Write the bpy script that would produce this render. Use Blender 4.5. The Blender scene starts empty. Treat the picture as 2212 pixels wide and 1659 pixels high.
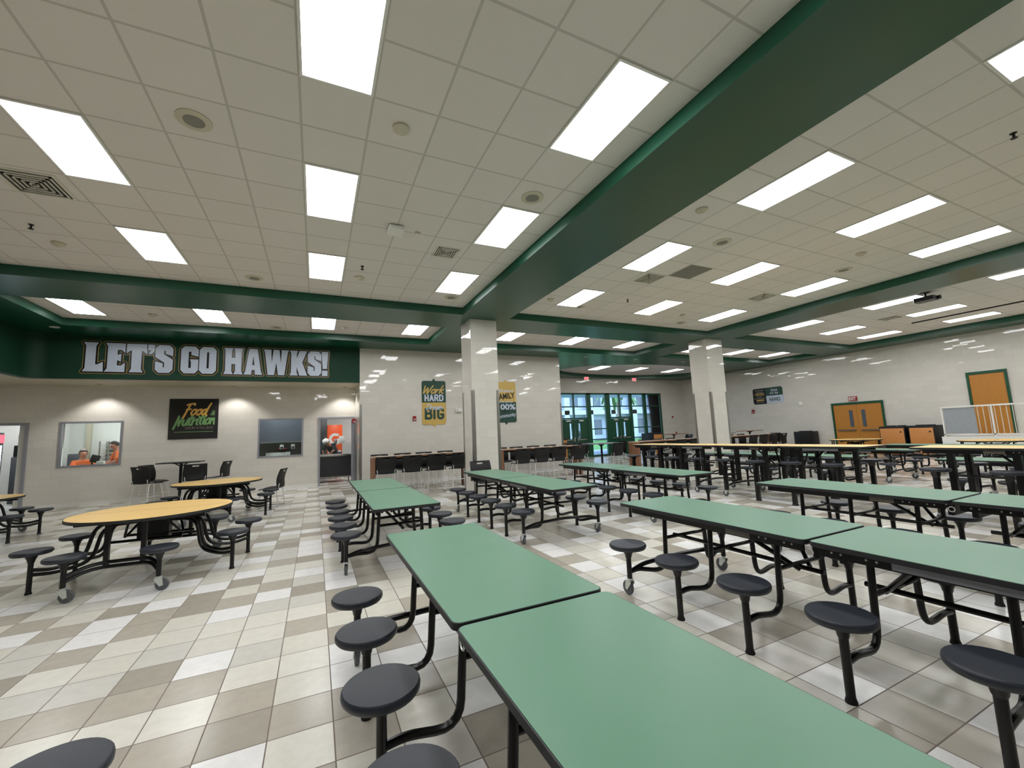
import bpy, bmesh, math, random
from mathutils import Vector, Matrix
random.seed(7)
PI = math.pi
SC = bpy.context.scene
COL = SC.collection
D = bpy.data

# ------------------------------------------------------------------ materials
def srgb(r, g, b):
    f = lambda c: (c/255/12.92) if c/255 <= .04045 else ((c/255+.055)/1.055)**2.4
    return (f(r), f(g), f(b), 1)

def newmat(name):
    m = D.materials.new(name); m.use_nodes = True
    nt = m.node_tree; nt.nodes.clear()
    out = nt.nodes.new('ShaderNodeOutputMaterial')
    return m, nt, out

def N(nt, t, **kw):
    n = nt.nodes.new('ShaderNode'+t)
    for k, v in kw.items():
        if k.startswith('i_'):
            n.inputs[k[2:].replace('_', ' ')].default_value = v
        else:
            setattr(n, k, v)
    return n

def pbsdf(nt, out, col=None, rough=.5, metal=0, spec=.5):
    p = N(nt, 'BsdfPrincipled')
    if col: p.inputs['Base Color'].default_value = col
    p.inputs['Roughness'].default_value = rough
    p.inputs['Metallic'].default_value = metal
    p.inputs['Specular IOR Level'].default_value = spec
    nt.links.new(p.outputs[0], out.inputs[0])
    return p

def math_(nt, op, a, b=None, c=None):
    n = N(nt, 'Math', operation=op)
    for i, v in enumerate((a, b, c)):
        if v is None: continue
        if isinstance(v, (int, float)): n.inputs[i].default_value = v
        else: nt.links.new(v, n.inputs[i])
    return n.outputs[0]

def simple(name, col, rough=.5, metal=0, spec=.5, vary=.06, scale=9., bump=0., bscale=200.):
    """principled with a faint noise variation of the base colour and optional fine bump"""
    m, nt, out = newmat(name)
    p = pbsdf(nt, out, col, rough, metal, spec)
    tc = N(nt, 'TexCoord')
    nz = N(nt, 'TexNoise', i_Scale=scale, i_Detail=3.)
    nt.links.new(tc.outputs['Object'], nz.inputs['Vector'])
    mx = N(nt, 'MixRGB')
    mx.inputs[1].default_value = tuple(min(1, c*(1-vary)) for c in col[:3])+(1,)
    mx.inputs[2].default_value = tuple(min(1, c*(1+vary)) for c in col[:3])+(1,)
    nt.links.new(nz.outputs[0], mx.inputs[0]); nt.links.new(mx.outputs[0], p.inputs['Base Color'])
    if bump:
        n2 = N(nt, 'TexNoise', i_Scale=bscale, i_Detail=2.)
        nt.links.new(tc.outputs['Object'], n2.inputs['Vector'])
        b = N(nt, 'Bump', i_Strength=bump, i_Distance=.002)
        nt.links.new(n2.outputs[0], b.inputs['Height']); nt.links.new(b.outputs[0], p.inputs['Normal'])
    return m

def emis(name, col, s):
    m, nt, out = newmat(name)
    e = N(nt, 'Emission'); e.inputs[0].default_value = col; e.inputs[1].default_value = s
    nt.links.new(e.outputs[0], out.inputs[0]); return m

def cells(nt, u, v, su, sv, ou=0., ov=0., running=False):
    """cell id noise colour, fractional coords for a grid of size su x sv"""
    vv = math_(nt, 'DIVIDE', math_(nt, 'SUBTRACT', v, ov), sv)
    row = math_(nt, 'FLOOR', vv)
    uu = math_(nt, 'DIVIDE', math_(nt, 'SUBTRACT', u, ou), su)
    if running:
        uu = math_(nt, 'ADD', uu, math_(nt, 'MULTIPLY', math_(nt, 'PINGPONG', row, 1.), .5))
    colm = math_(nt, 'FLOOR', uu)
    cb = N(nt, 'CombineXYZ')
    nt.links.new(math_(nt, 'ADD', colm, .5), cb.inputs[0]); nt.links.new(math_(nt, 'ADD', row, .5), cb.inputs[1])
    wn = N(nt, 'TexWhiteNoise', noise_dimensions='3D')
    nt.links.new(cb.outputs[0], wn.inputs['Vector'])
    fu = math_(nt, 'MULTIPLY', math_(nt, 'FRACT', uu), su); fv = math_(nt, 'MULTIPLY', math_(nt, 'FRACT', vv), sv)
    return wn, fu, fv

def groutmask(nt, fu, fv, su, sv, w):
    a = math_(nt, 'LESS_THAN', fu, w); b = math_(nt, 'LESS_THAN', fv, w)
    return math_(nt, 'MAXIMUM', a, b)

def mat_floor():
    m, nt, out = newmat('ceramic_floor_tile')
    p = pbsdf(nt, out, None, .3, 0, .35)
    tc = N(nt, 'TexCoord'); s = N(nt, 'SeparateXYZ'); nt.links.new(tc.outputs['Object'], s.inputs[0])
    wn, fu, fv = cells(nt, s.outputs[0], s.outputs[1], .3108, .3108, -.5185, 2.636)
    cr = N(nt, 'ValToRGB'); cr.color_ramp.interpolation = 'CONSTANT'
    els = cr.color_ramp.elements
    stops = [(0, (170, 163, 150)), (.19, (184, 177, 163)), (.36, (216, 213, 200)), (.52, (222, 219, 207)), (.68, (236, 235, 232)), (.9, (208, 205, 196))]
    els[0].position = 0; els[0].color = srgb(*stops[0][1]); els[1].position = stops[1][0]; els[1].color = srgb(*stops[1][1])
    for q, c in stops[2:]:
        e = els.new(q); e.color = srgb(*c)
    nt.links.new(wn.outputs['Value'], cr.inputs[0])
    nz = N(nt, 'TexNoise', i_Scale=14., i_Detail=5., i_Roughness=.65); nt.links.new(tc.outputs['Object'], nz.inputs['Vector'])
    hs = N(nt, 'MixRGB', blend_type='MULTIPLY'); hs.inputs[0].default_value = 1.
    rr = N(nt, 'MapRange'); rr.inputs['To Min'].default_value = .86; rr.inputs['To Max'].default_value = 1.08
    nt.links.new(nz.outputs[0], rr.inputs[0])
    nt.links.new(cr.outputs[0], hs.inputs[1]); nt.links.new(rr.outputs[0], hs.inputs[2])
    g = groutmask(nt, fu, fv, .3108, .3108, .0065)
    mx = N(nt, 'MixRGB'); mx.inputs[2].default_value = srgb(112, 100, 92)
    nt.links.new(g, mx.inputs[0]); nt.links.new(hs.outputs[0], mx.inputs[1]); nt.links.new(mx.outputs[0], p.inputs['Base Color'])
    ro = math_(nt, 'ADD', math_(nt, 'MULTIPLY', nz.outputs[0], .14), math_(nt, 'ADD', math_(nt, 'MULTIPLY', g, .4), .15))
    nt.links.new(ro, p.inputs['Roughness'])
    inv = math_(nt, 'SUBTRACT', 1., g)
    bp = N(nt, 'Bump', i_Strength=.5, i_Distance=.0015)
    nt.links.new(math_(nt, 'ADD', inv, math_(nt, 'MULTIPLY', nz.outputs[0], .25)), bp.inputs['Height'])
    nt.links.new(bp.outputs[0], p.inputs['Normal'])
    return m

def mat_block(name='glazed_wall_block', col=(216, 212, 203), tilt=.022):
    m, nt, out = newmat(name)
    p = pbsdf(nt, out, None, .04, 0, .5)
    tc = N(nt, 'TexCoord'); s = N(nt, 'SeparateXYZ'); nt.links.new(tc.outputs['Object'], s.inputs[0])
    ge = N(nt, 'NewGeometry'); sn = N(nt, 'SeparateXYZ'); nt.links.new(ge.outputs['Normal'], sn.inputs[0])
    isx = math_(nt, 'GREATER_THAN', math_(nt, 'ABSOLUTE', sn.outputs[0]), .6)
    mixu = N(nt, 'Mix'); nt.links.new(isx, mixu.inputs[0]); nt.links.new(s.outputs[0], mixu.inputs[2]); nt.links.new(s.outputs[1], mixu.inputs[3])
    u = mixu.outputs[0]
    wn, fu, fv = cells(nt, u, s.outputs[2], .4064, .2032, .02, 0., True)
    g = groutmask(nt, fu, fv, .4064, .2032, .005)
    br = N(nt, 'MapRange'); br.inputs['To Min'].default_value = .97; br.inputs['To Max'].default_value = 1.03
    nt.links.new(wn.outputs['Value'], br.inputs[0])
    mu = N(nt, 'MixRGB', blend_type='MULTIPLY'); mu.inputs[0].default_value = 1.; mu.inputs[1].default_value = srgb(*col)
    nt.links.new(br.outputs[0], mu.inputs[2])
    mx = N(nt, 'MixRGB'); mx.inputs[2].default_value = srgb(*[int(c*.9) for c in col])
    nt.links.new(g, mx.inputs[0]); nt.links.new(mu.outputs[0], mx.inputs[1]); nt.links.new(mx.outputs[0], p.inputs['Base Color'])
    nt.links.new(math_(nt, 'ADD', math_(nt, 'MULTIPLY', g, .5), .03), p.inputs['Roughness'])
    nz = N(nt, 'TexNoise', i_Scale=3.2, i_Detail=1.); nt.links.new(tc.outputs['Object'], nz.inputs['Vector'])
    hh = math_(nt, 'ADD', math_(nt, 'MULTIPLY', nz.outputs[0], 1.), math_(nt, 'MULTIPLY', math_(nt, 'SUBTRACT', 1., g), .16))
    bp = N(nt, 'Bump', i_Strength=.25, i_Distance=.002); nt.links.new(hh, bp.inputs['Height'])
    v1 = N(nt, 'VectorMath', operation='SUBTRACT'); nt.links.new(wn.outputs['Color'], v1.inputs[0]); v1.inputs[1].default_value = (.5, .5, .5)
    v2 = N(nt, 'VectorMath', operation='SCALE'); nt.links.new(v1.outputs[0], v2.inputs[0]); v2.inputs['Scale'].default_value = tilt
    v3 = N(nt, 'VectorMath', operation='ADD'); nt.links.new(v2.outputs[0], v3.inputs[0]); nt.links.new(bp.outputs[0], v3.inputs[1])
    v4 = N(nt, 'VectorMath', operation='NORMALIZE'); nt.links.new(v3.outputs[0], v4.inputs[0])
    nt.links.new(v4.outputs[0], p.inputs['Normal'])
    return m

def mat_ceiling():
    m, nt, out = newmat('acoustic_ceiling_tile')
    p = pbsdf(nt, out, None, .85, 0, .2)
    tc = N(nt, 'TexCoord'); s = N(nt, 'SeparateXYZ'); nt.links.new(tc.outputs['Object'], s.inputs[0])
    wn, fu, fv = cells(nt, s.outputs[0], s.outputs[1], .61, .61, -2.306-.305-.012, 2.404-.012)
    g = groutmask(nt, fu, fv, .61, .61, .024)
    nz = N(nt, 'TexNoise', i_Scale=160., i_Detail=2.); nt.links.new(tc.outputs['Object'], nz.inputs['Vector'])
    rr = N(nt, 'MapRange'); rr.inputs['To Min'].default_value = .9; rr.inputs['To Max'].default_value = 1.06
    nt.links.new(math_(nt, 'ADD', math_(nt, 'MULTIPLY', nz.outputs[0], .8), math_(nt, 'MULTIPLY', wn.outputs['Value'], .2)), rr.inputs[0])
    mu = N(nt, 'MixRGB', blend_type='MULTIPLY'); mu.inputs[0].default_value = 1.; mu.inputs[1].default_value = srgb(221, 217, 211)
    nt.links.new(rr.outputs[0], mu.inputs[2])
    mx = N(nt, 'MixRGB'); mx.inputs[2].default_value = srgb(192, 189, 181)
    nt.links.new(g, mx.inputs[0]); nt.links.new(mu.outputs[0], mx.inputs[1]); nt.links.new(mx.outputs[0], p.inputs['Base Color'])
    return m

def mat_wood(name, c1, c2, rough=.4):
    m, nt, out = newmat(name)
    p = pbsdf(nt, out, None, rough)
    tc = N(nt, 'TexCoord'); mp = N(nt, 'Mapping'); mp.inputs['Scale'].default_value = (14, 14, 1.2)
    nt.links.new(tc.outputs['Object'], mp.inputs[0])
    nz = N(nt, 'TexNoise', i_Scale=3., i_Detail=6., i_Distortion=1.2); nt.links.new(mp.outputs[0], nz.inputs['Vector'])
    mx = N(nt, 'MixRGB'); mx.inputs[1].default_value = c1; mx.inputs[2].default_value = c2
    nt.links.new(nz.outputs[0], mx.inputs[0]); nt.links.new(mx.outputs[0], p.inputs['Base Color'])
    return m

def mat_glass(name, tint=(.9, .95, .95, 1), refl=.06):
    m, nt, out = newmat(name)
    t = N(nt, 'BsdfTransparent'); t.inputs[0].default_value = tint
    g = N(nt, 'BsdfGlossy'); g.inputs['Roughness'].default_value = .02
    fr = N(nt, 'Fresnel'); fr.inputs[0].default_value = 1.45
    mx = N(nt, 'MixShader')
    nt.links.new(fr.outputs[0], mx.inputs[0]); nt.links.new(t.outputs[0], mx.inputs[1]); nt.links.new(g.outputs[0], mx.inputs[2])
    nt.links.new(mx.outputs[0], out.inputs[0]); return m

def mat_lam(name, col, rough=.36):
    """speckled laminate"""
    m, nt, out = newmat(name)
    p = pbsdf(nt, out, None, rough, 0, .4)
    tc = N(nt, 'TexCoord'); nz = N(nt, 'TexNoise', i_Scale=420., i_Detail=1.); nt.links.new(tc.outputs['Object'], nz.inputs['Vector'])
    n2 = N(nt, 'TexNoise', i_Scale=2.4, i_Detail=4.); nt.links.new(tc.outputs['Object'], n2.inputs['Vector'])
    rr = N(nt, 'MapRange'); rr.inputs['To Min'].default_value = .86; rr.inputs['To Max'].default_value = 1.12
    nt.links.new(math_(nt, 'ADD', math_(nt, 'MULTIPLY', nz.outputs[0], .6), math_(nt, 'MULTIPLY', n2.outputs[0], .4)), rr.inputs[0])
    mu = N(nt, 'MixRGB', blend_type='MULTIPLY'); mu.inputs[0].default_value = 1.; mu.inputs[1].default_value = col
    nt.links.new(rr.outputs[0], mu.inputs[2]); nt.links.new(mu.outputs[0], p.inputs['Base Color'])
    nt.links.new(math_(nt, 'ADD', math_(nt, 'MULTIPLY', n2.outputs[0], .12), rough-.06), p.inputs['Roughness'])
    return m

PANEL_S = 11.
EXPO = .46
M = dict(
 floor=mat_floor(), block=mat_block(), block_w=mat_block('glazed_wall_block_serving', (218, 214, 205), .018), ceil=mat_ceiling(),
 green=simple('green_gloss_paint', srgb(10, 72, 50), .3, 0, .5, .08, 1.5), green_m=simple('green_matt_paint', srgb(13, 56, 38), .6, 0, .35, .08, 1.5),
 cream=simple('cream_painted_board', srgb(190, 182, 160), .6),
 panel=emis('lit_light_panel', (.985, .99, 1, 1), PANEL_S),
 white=simple('white_paint', srgb(225, 225, 220), .5), offw=simple('offwhite_plastic', srgb(205, 202, 188), .5),
 tile=mat_lam('beige_plastic', srgb(196, 190, 170), .5),
 lam_g=mat_lam('green_laminate', srgb(93, 138, 112)), lam_y=mat_lam('yellow_laminate', srgb(240, 200, 124)),
 lam_y2=mat_lam('pale_yellow_laminate', srgb(240, 208, 140)),
 edge=simple('black_rubber_edge', srgb(34, 36, 38), .5), seat=simple('charcoal_seat_plastic', srgb(38, 43, 52), .42, 0, .5, .06, 5., .25, 350.),
 bmet=simple('black_gloss_metal', srgb(9, 9, 10), .3, 0, .4), blk=simple('black_plastic', srgb(11, 11, 13), .5, 0, .4),
 chrome=simple('chrome_metal', srgb(235, 235, 235), .3, .55), steel=simple('stainless_steel', srgb(165, 165, 160), .28, 1., .5, .1, 3.),
 zinc=simple('zinc_caster_fork', srgb(205, 210, 205), .35, .4), rubber=simple('grey_rubber_wheel', srgb(88, 90, 94), .6),
 wood_o=mat_wood('orange_oak_door', srgb(170, 112, 40), srgb(196, 134, 56)), wood_b=mat_wood('brown_laminate', srgb(132, 92, 66), srgb(158, 116, 88)),
 wood_c=mat_wood('cabinet_oak', srgb(186, 122, 62), srgb(205, 140, 78)), wood_l=mat_wood('light_bar_top', srgb(186, 160, 138), srgb(200, 176, 154), .35),
 dgreen=simple('entry_green_paint', srgb(14, 74, 48), .4), alum=simple('grey_metal_frame', srgb(150, 152, 160), .4, .3),
 glass=mat_glass('clear_glass'), frost=simple('grey_frosted_panel', srgb(150, 156, 160), .3),
 red=simple('red_plastic', srgb(150, 20, 24), .4), redlit=emis('red_exit_letter', (1, .08, .1, 1), 2.5), dark=simple('dark_grille', srgb(28, 28, 28), .7),
 gold=simple('gold_vinyl', srgb(204, 172, 92), .4), goldd=simple('gold_outline_vinyl', srgb(150, 128, 72), .4), bgreen=simple('banner_green', srgb(30, 68, 56), .4),
 letter=simple('pale_silver_vinyl', srgb(196, 206, 222), .35), ink=simple('black_vinyl', srgb(14, 14, 14), .3), chalk=simple('dark_poster_print', srgb(48, 47, 46), .12),
 pgold=simple('poster_gold_print', srgb(226, 178, 88), .4), pgreen=simple('poster_green_print', srgb(112, 158, 98), .4), pgrey=simple('poster_grey_print', srgb(112, 106, 96), .3),
 grey=simple('grey_duct_panel', srgb(128, 128, 120), .6), shutter=simple('grey_shutter', srgb(104, 110, 122), .4, .3),
 orange=simple('orange_plastic', srgb(235, 88, 30), .4), skin=simple('skin', srgb(196, 136, 112), .5), hair=simple('grey_hair', srgb(150, 140, 132), .7),
 shirt_o=simple('orange_shirt', srgb(225, 108, 48), .8), shirt_d=simple('black_shirt', srgb(26, 28, 34), .8), navy=simple('navy_cloth', srgb(30, 42, 72), .8),
 hair_d=simple('dark_hair', srgb(40, 32, 28), .7), screen=emis('lit_screen', (.75, .88, 1, 1), 3.), pinklit=emis('lit_red_header', (.9, .15, .2, 1), 1.2),
 grass=simple('lawn_grass', srgb(78, 122, 62), .9, 0, .2, .3, 6.), concrete=simple('concrete_walk', srgb(150, 162, 184), .8), stucco=simple('white_stucco', srgb(176, 182, 196), .8),
 palm=simple('palm_leaf', srgb(70, 110, 60), .6, 0, .4, .3, 4.), bark=simple('palm_bark', srgb(140, 126, 110), .9), wing=simple('dark_window', srgb(80, 90, 100), .2),
 fridge=simple('dark_kitchen_unit', srgb(46, 48, 50), .4), jean=simple('grey_cloth', srgb(84, 86, 92), .8),
)

# ------------------------------------------------------------------ mesh helper
class MB:
    def __init__(s): s.bm = bmesh.new()
    def box(s, x0, x1, y0, y1, z0, z1, bev=0.):
        vs = [s.bm.verts.new((x, y, z)) for z in (z0, z1) for y in (y0, y1) for x in (x0, x1)]
        fs = [(0, 2, 3, 1), (4, 5, 7, 6), (0, 1, 5, 4), (2, 6, 7, 3), (0, 4, 6, 2), (1, 3, 7, 5)]
        fc = [s.bm.faces.new([vs[i] for i in f]) for f in fs]
        if bev:
            es = list({e for f in fc for e in f.edges})
            bmesh.ops.bevel(s.bm, geom=es, offset=bev, segments=2, affect='EDGES', profile=.5)
        return s
    def prism(s, pts, z0, z1, Mx=None):
        """pts ccw 2D polygon extruded z0..z1, optional matrix"""
        lo = [s.bm.verts.new((x, y, z0)) for x, y in pts]; hi = [s.bm.verts.new((x, y, z1)) for x, y in pts]
        n = len(pts)
        s.bm.faces.new(lo[::-1]); s.bm.faces.new(hi)
        for i in range(n):
            s.bm.faces.new((lo[i], lo[(i+1) % n], hi[(i+1) % n], hi[i]))
        if Mx is not None:
            for v in lo+hi: v.co = Mx @ v.co
        return s
    def rbox(s, x0, x1, y0, y1, z0, z1, r, k=5):
        return s.prism(rrect(x0, x1, y0, y1, r, k), z0, z1)
    def tube(s, pts, r, n=10, fil=0., k=5, r2=None):
        P = [Vector(p) for p in pts]
        if fil and len(P) > 2:
            Q = [P[0]]
            for i in range(1, len(P)-1):
                a, b, c = P[i-1], P[i], P[i+1]
                d1 = (a-b); d2 = (c-b); f = min(fil, d1.length*.48, d2.length*.48)
                p1 = b+d1.normalized()*f; p2 = b+d2.normalized()*f
                for j in range(k+1):
                    t = j/k
                    Q.append(p1*(1-t)**2+b*2*t*(1-t)+p2*t*t)
            Q.append(P[-1]); P = Q
        rings = []; up = None
        for i, p in enumerate(P):
            t = ((P[min(i+1, len(P)-1)]-p).normalized()+(p-P[max(i-1, 0)]).normalized()) if 0 < i < len(P)-1 else (P[1]-P[0] if i == 0 else P[-1]-P[-2])
            t.normalize()
            if up is None:
                up = Vector((0, 0, 1)) if abs(t.z) < .9 else Vector((1, 0, 0))
            x = up.cross(t)
            if x.length < 1e-4: x = Vector((1, 0, 0)).cross(t)
            x.normalize(); y = t.cross(x); up = y
            rr = r if r2 is None else r+(r2-r)*i/(len(P)-1)
            rings.append([s.bm.verts.new(p+x*math.cos(2*PI*j/n)*rr+y*math.sin(2*PI*j/n)*rr) for j in range(n)])
        for a, b in zip(rings, rings[1:]):
            for j in range(n):
                s.bm.faces.new((a[j], a[(j+1) % n], b[(j+1) % n], b[j]))
        s.bm.faces.new(rings[0][::-1]); s.bm.faces.new(rings[-1])
        return s
    def lathe(s, prof, c=(0, 0, 0), n=24, axis='z'):
        """prof: list of (r, h); closed with caps when r>0 at the ends"""
        c = Vector(c); rings = []
        def pt(r, h, a):
            x, y = r*math.cos(a), r*math.sin(a)
            return c+(Vector((x, y, h)) if axis == 'z' else Vector((h, x, y)) if axis == 'x' else Vector((x, h, -y)))
        for r, h in prof:
            if r < 1e-6: rings.append([s.bm.verts.new(pt(0, h, 0))])
            else: rings.append([s.bm.verts.new(pt(r, h, 2*PI*j/n)) for j in range(n)])
        for a, b in zip(rings, rings[1:]):
            for j in range(n):
                if len(a) == 1 and len(b) == 1: continue
                if len(a) == 1: s.bm.faces.new((a[0], b[(j+1) % n], b[j]))
                elif len(b) == 1: s.bm.faces.new((a[j], a[(j+1) % n], b[0]))
                else: s.bm.faces.new((a[j], a[(j+1) % n], b[(j+1) % n], b[j]))
        if len(rings[0]) > 1: s.bm.faces.new(rings[0][::-1])
        if len(rings[-1]) > 1: s.bm.faces.new(rings[-1])
        return s
    def quad(s, pts):
        s.bm.faces.new([s.bm.verts.new(p) for p in pts]); return s
    def xf(s, Mx):
        bmesh.ops.transform(s.bm, matrix=Mx, verts=s.bm.verts); return s
    def mesh(s, name, mat, smooth=True):
        bmesh.ops.recalc_face_normals(s.bm, faces=s.bm.faces)
        me = D.meshes.new(name); s.bm.to_mesh(me); s.bm.free()
        if smooth:
            for p in me.polygons: p.use_smooth = True
            try: me.set_sharp_from_angle(angle=math.radians(35))
            except Exception: pass
        if mat: me.materials.append(M[mat])
        return me
    def build(s, name, mat, parent=None, loc=None, smooth=True):
        return link(name, s.mesh(name, mat, smooth), parent, loc)

def rrect(x0, x1, y0, y1, r, k=5):
    p = []
    for cx, cy, a0 in ((x1-r, y0+r, -PI/2), (x1-r, y1-r, 0), (x0+r, y1-r, PI/2), (x0+r, y0+r, PI)):
        for j in range(k+1):
            a = a0+j/k*PI/2; p.append((cx+r*math.cos(a), cy+r*math.sin(a)))
    return p

def link(name, me, parent=None, loc=None):
    o = D.objects.new(name, me); COL.objects.link(o)
    if parent: o.parent = parent
    if loc: o.location = loc
    return o

def tag(o, label=None, cat=None, group=None, kind=None):
    if label: o['label'] = label
    if cat: o['category'] = cat
    if group: o['group'] = group
    if kind: o['kind'] = kind
    return o

def thing(name, loc, label, cat, group=None, rz=0.):
    o = D.objects.new(name, None); COL.objects.link(o)
    o.location = loc; o.rotation_euler = (0, 0, rz); o.empty_display_size = .1
    return tag(o, label, cat, group)

def copy_tree(src, loc=None, rz=None, label=None, group=None, parent=None):
    c = src.copy(); COL.objects.link(c)
    if parent: c.parent = parent
    if loc is not None: c.location = loc
    if rz is not None: c.rotation_euler = (0, 0, rz)
    if label: c['label'] = label
    if group: c['group'] = group
    for ch in src.children: copy_tree(ch, parent=c)
    return c

def struct(o, label=None):
    o['kind'] = 'structure'
    if label: o['label'] = label
    return o

YW = Matrix(((1, 0, 0, 0), (0, 0, -1, 0), (0, 1, 0, 0), (0, 0, 0, 1)))     # sheet facing -y: local x->x, y->z, z->-y
XW = Matrix(((0, 0, -1, 0), (-1, 0, 0, 0), (0, 1, 0, 0), (0, 0, 0, 1)))    # sheet facing -x: local x->-y, y->z, z->-x
DN = Matrix(((1, 0, 0, 0), (0, 1, 0, 0), (0, 0, 1, 0), (0, 0, 0, 1)))

def curve_mesh(name, mat, polys=None, text=None, size=1., offset=0., depth=.004, Mx=None, align='CENTER', shear=0., fit=None):
    """flat filled shape (polygons with holes, or text) given real thickness, as a mesh"""
    if text is not None:
        cu = D.curves.new(name, 'FONT'); cu.body = text; cu.size = size; cu.align_x = align; cu.shear = shear
    else:
        cu = D.curves.new(name, 'CURVE'); cu.dimensions = '2D'; cu.fill_mode = 'BOTH'
        for pl in polys:
            sp = cu.splines.new('POLY'); sp.points.add(len(pl)-1)
            for q, (x, y) in zip(sp.points, pl): q.co = (x, y, 0, 1)
            sp.use_cyclic_u = True
    cu.offset = offset; cu.extrude = depth/2; cu.resolution_u = 4
    ob = D.objects.new(name+'_c', cu); COL.objects.link(ob)
    dg = bpy.context.evaluated_depsgraph_get(); dg.update()
    me = D.meshes.new_from_object(ob.evaluated_get(dg))
    D.objects.remove(ob); D.curves.remove(cu)
    me.name = name
    me.transform(Matrix.Translation((0, 0, depth/2)))
    if fit:                                     # fit = (width, height): scale to the box, centred
        xs = [v.co.x for v in me.vertices]; ys = [v.co.y for v in me.vertices]
        w, h = max(xs)-min(xs), max(ys)-min(ys)
        me.transform(Matrix.Diagonal((fit[0]/w, fit[1]/h, 1, 1)) @ Matrix.Translation((-(max(xs)+min(xs))/2, -(max(ys)+min(ys))/2, 0)))
    if Mx is not None: me.transform(Mx)
    me.materials.clear(); me.materials.append(M[mat])
    return me

def plate(name, mat, parent, polys=None, **kw):
    return link(name, curve_mesh(name, mat, polys, **kw), parent)

def strokes(S, w, z0, z1, Mx=None, k=4, closed=False):
    """polylines drawn as flat ribbons of width w with round joints"""
    m = MB(); e_ = 0.
    for st in S:
        P = [Vector(p) for p in st]
        if k > 1 and len(P) > 2:
            Q = []
            for i in range(len(P)-1):
                a, b, c, d = P[max(i-1, 0)], P[i], P[i+1], P[min(i+2, len(P)-1)]
                for j in range(k):
                    t = j/k; Q.append(.5*((2*b)+(c-a)*t+(2*a-5*b+4*c-d)*t*t+(3*b-a-3*c+d)*t**3))
            P = Q+[P[-1]]
        if closed: P = P+[P[0]]
        for a, b in zip(P, P[1:]):
            d = b-a
            if d.length < 1e-5: continue
            n = Vector((-d.y, d.x)).normalized()*w/2; e_ += 1.2e-5; m.prism([tuple(a-n), tuple(b-n), tuple(b+n), tuple(a+n)], z0, z1+e_, Mx)
        for a in P: e_ += 1.2e-5; m.prism([(a.x+w/2*math.cos(q*PI/5), a.y+w/2*math.sin(q*PI/5)) for q in range(10)], z0, z1+e_, Mx)
    return m

def rect(x0, x1, y0, y1): return [(x0, y0), (x1, y0), (x1, y1), (x0, y1)]

# ------------------------------------------------------------------ camera
cam = D.cameras.new('camera'); co = D.objects.new('camera', cam); COL.objects.link(co); SC.camera = co
yaw, pitch, roll = math.radians(25.4085), math.radians(6.770), math.radians(-2.359)
f_ = Vector((math.sin(yaw)*math.cos(pitch), math.cos(yaw)*math.cos(pitch), math.sin(pitch)))
r_ = Vector((math.cos(yaw), -math.sin(yaw), 0)); u_ = r_.cross(f_)
R_ = r_*math.cos(roll)+u_*math.sin(roll); U_ = -r_*math.sin(roll)+u_*math.cos(roll)
mw = Matrix((R_, U_, -f_)).transposed().to_4x4(); mw.translation = (0, 0, 1.5); co.matrix_world = mw
cam.sensor_width = 36; cam.sensor_fit = 'HORIZONTAL'; cam.lens = 896.3/2212*36; cam.clip_start = .05; cam.clip_end = 300
# ------------------------------------------------------------------ room shell
ZC, ZB = 4.61, 4.43
X0, X1, Y0, Y1 = -8.1, 21.4, -5.5, 19.4
YS, YT = 15.68, 14.0          # serving wall, tiled wall / sign fascia
struct(MB().box(X0, X1+.2, Y0-.2, 20.0, -.1, 0).build('floor', 'floor', smooth=False), 'square ceramic floor tiles in white, cream and tan')
struct(MB().box(X0-.2, X1+.2, Y0-.2, Y1+.2, ZC, ZC+.1).build('ceiling', 'ceil', smooth=False), 'suspended ceiling of square off-white tiles')
bays = [(-4.71, 3.22, -4.2, 9.42), (4.48, 11.75, -4.2, 9.42), (13.0, 20.3, -4.2, 9.42),
        (-5.37, 3.22, 10.7, 12.93), (4.48, 11.70, 10.7, 12.93), (13.0, 20.4, 10.7, 12.93)]
ell = [(15.3+4.75*math.cos(t*PI/32), 16.8+2.25*math.sin(t*PI/32)) for t in range(64)]
# green soffit slab with the bays and the oval recess cut out
outer = [(-6.0, YT), (-6.35, YT-.35)]
arc = [(-6.0-.35*math.sin(t*PI/16), 13.65+.35*math.cos(t*PI/16)) for t in range(9)]
pl = [(-6.35, Y0), (X1, Y0), (X1, Y1), (8.77, Y1), (8.77, YT)] + arc
struct(link('trim_1', curve_mesh('trim_1', 'green', [pl] + [rect(*b) for b in bays] + [ell], depth=ZC-ZB-.002, Mx=Matrix.Translation((0, 0, ZB)))), 'dark green painted beams and soffits framing the ceiling bays')
# green sign fascia over the serving area, turning towards the hall at its far end
fa = [(1.25, YT), (-6.0, YT)] + arc[1:] + [(-6.35, Y0)]
fb = [(-6.5, Y0)] + [(-6.0-.5*math.sin(t*PI/16), 13.65+.5*math.cos(t*PI/16)) for t in range(8, -1, -1)] + [(1.25, YT+.15)]
struct(MB().prism(fa+fb, 3.318, ZC-.001).build('trim_2', 'green_m'), 'dark green fascia band above the serving area')
DLX = (-5.45, -2.3, .85)
struct(link('trim_3', curve_mesh('trim_3', 'cream', [[(-8.1, Y0), (-6.51, Y0), (-6.51, YT+.151), (1.25, YT+.151), (1.25, YS), (-8.1, YS)]] + [[(x+.075*math.cos(a*PI/10), YS-.5+.075*math.sin(a*PI/10)) for a in range(20)] for x in DLX], depth=.08, Mx=Matrix.Translation((0, 0, 3.318)))), 'cream soffit underside over the serving wall')

def wall_sheet(name, mat, polys, Mx, th, label):
    return struct(link(name, curve_mesh(name, mat, polys, depth=th, Mx=Mx)), label)
def YM(y): return Matrix.Translation((0, y, 0)) @ YW
def XM(x): return Matrix.Translation((x, 0, 0)) @ XW
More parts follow.
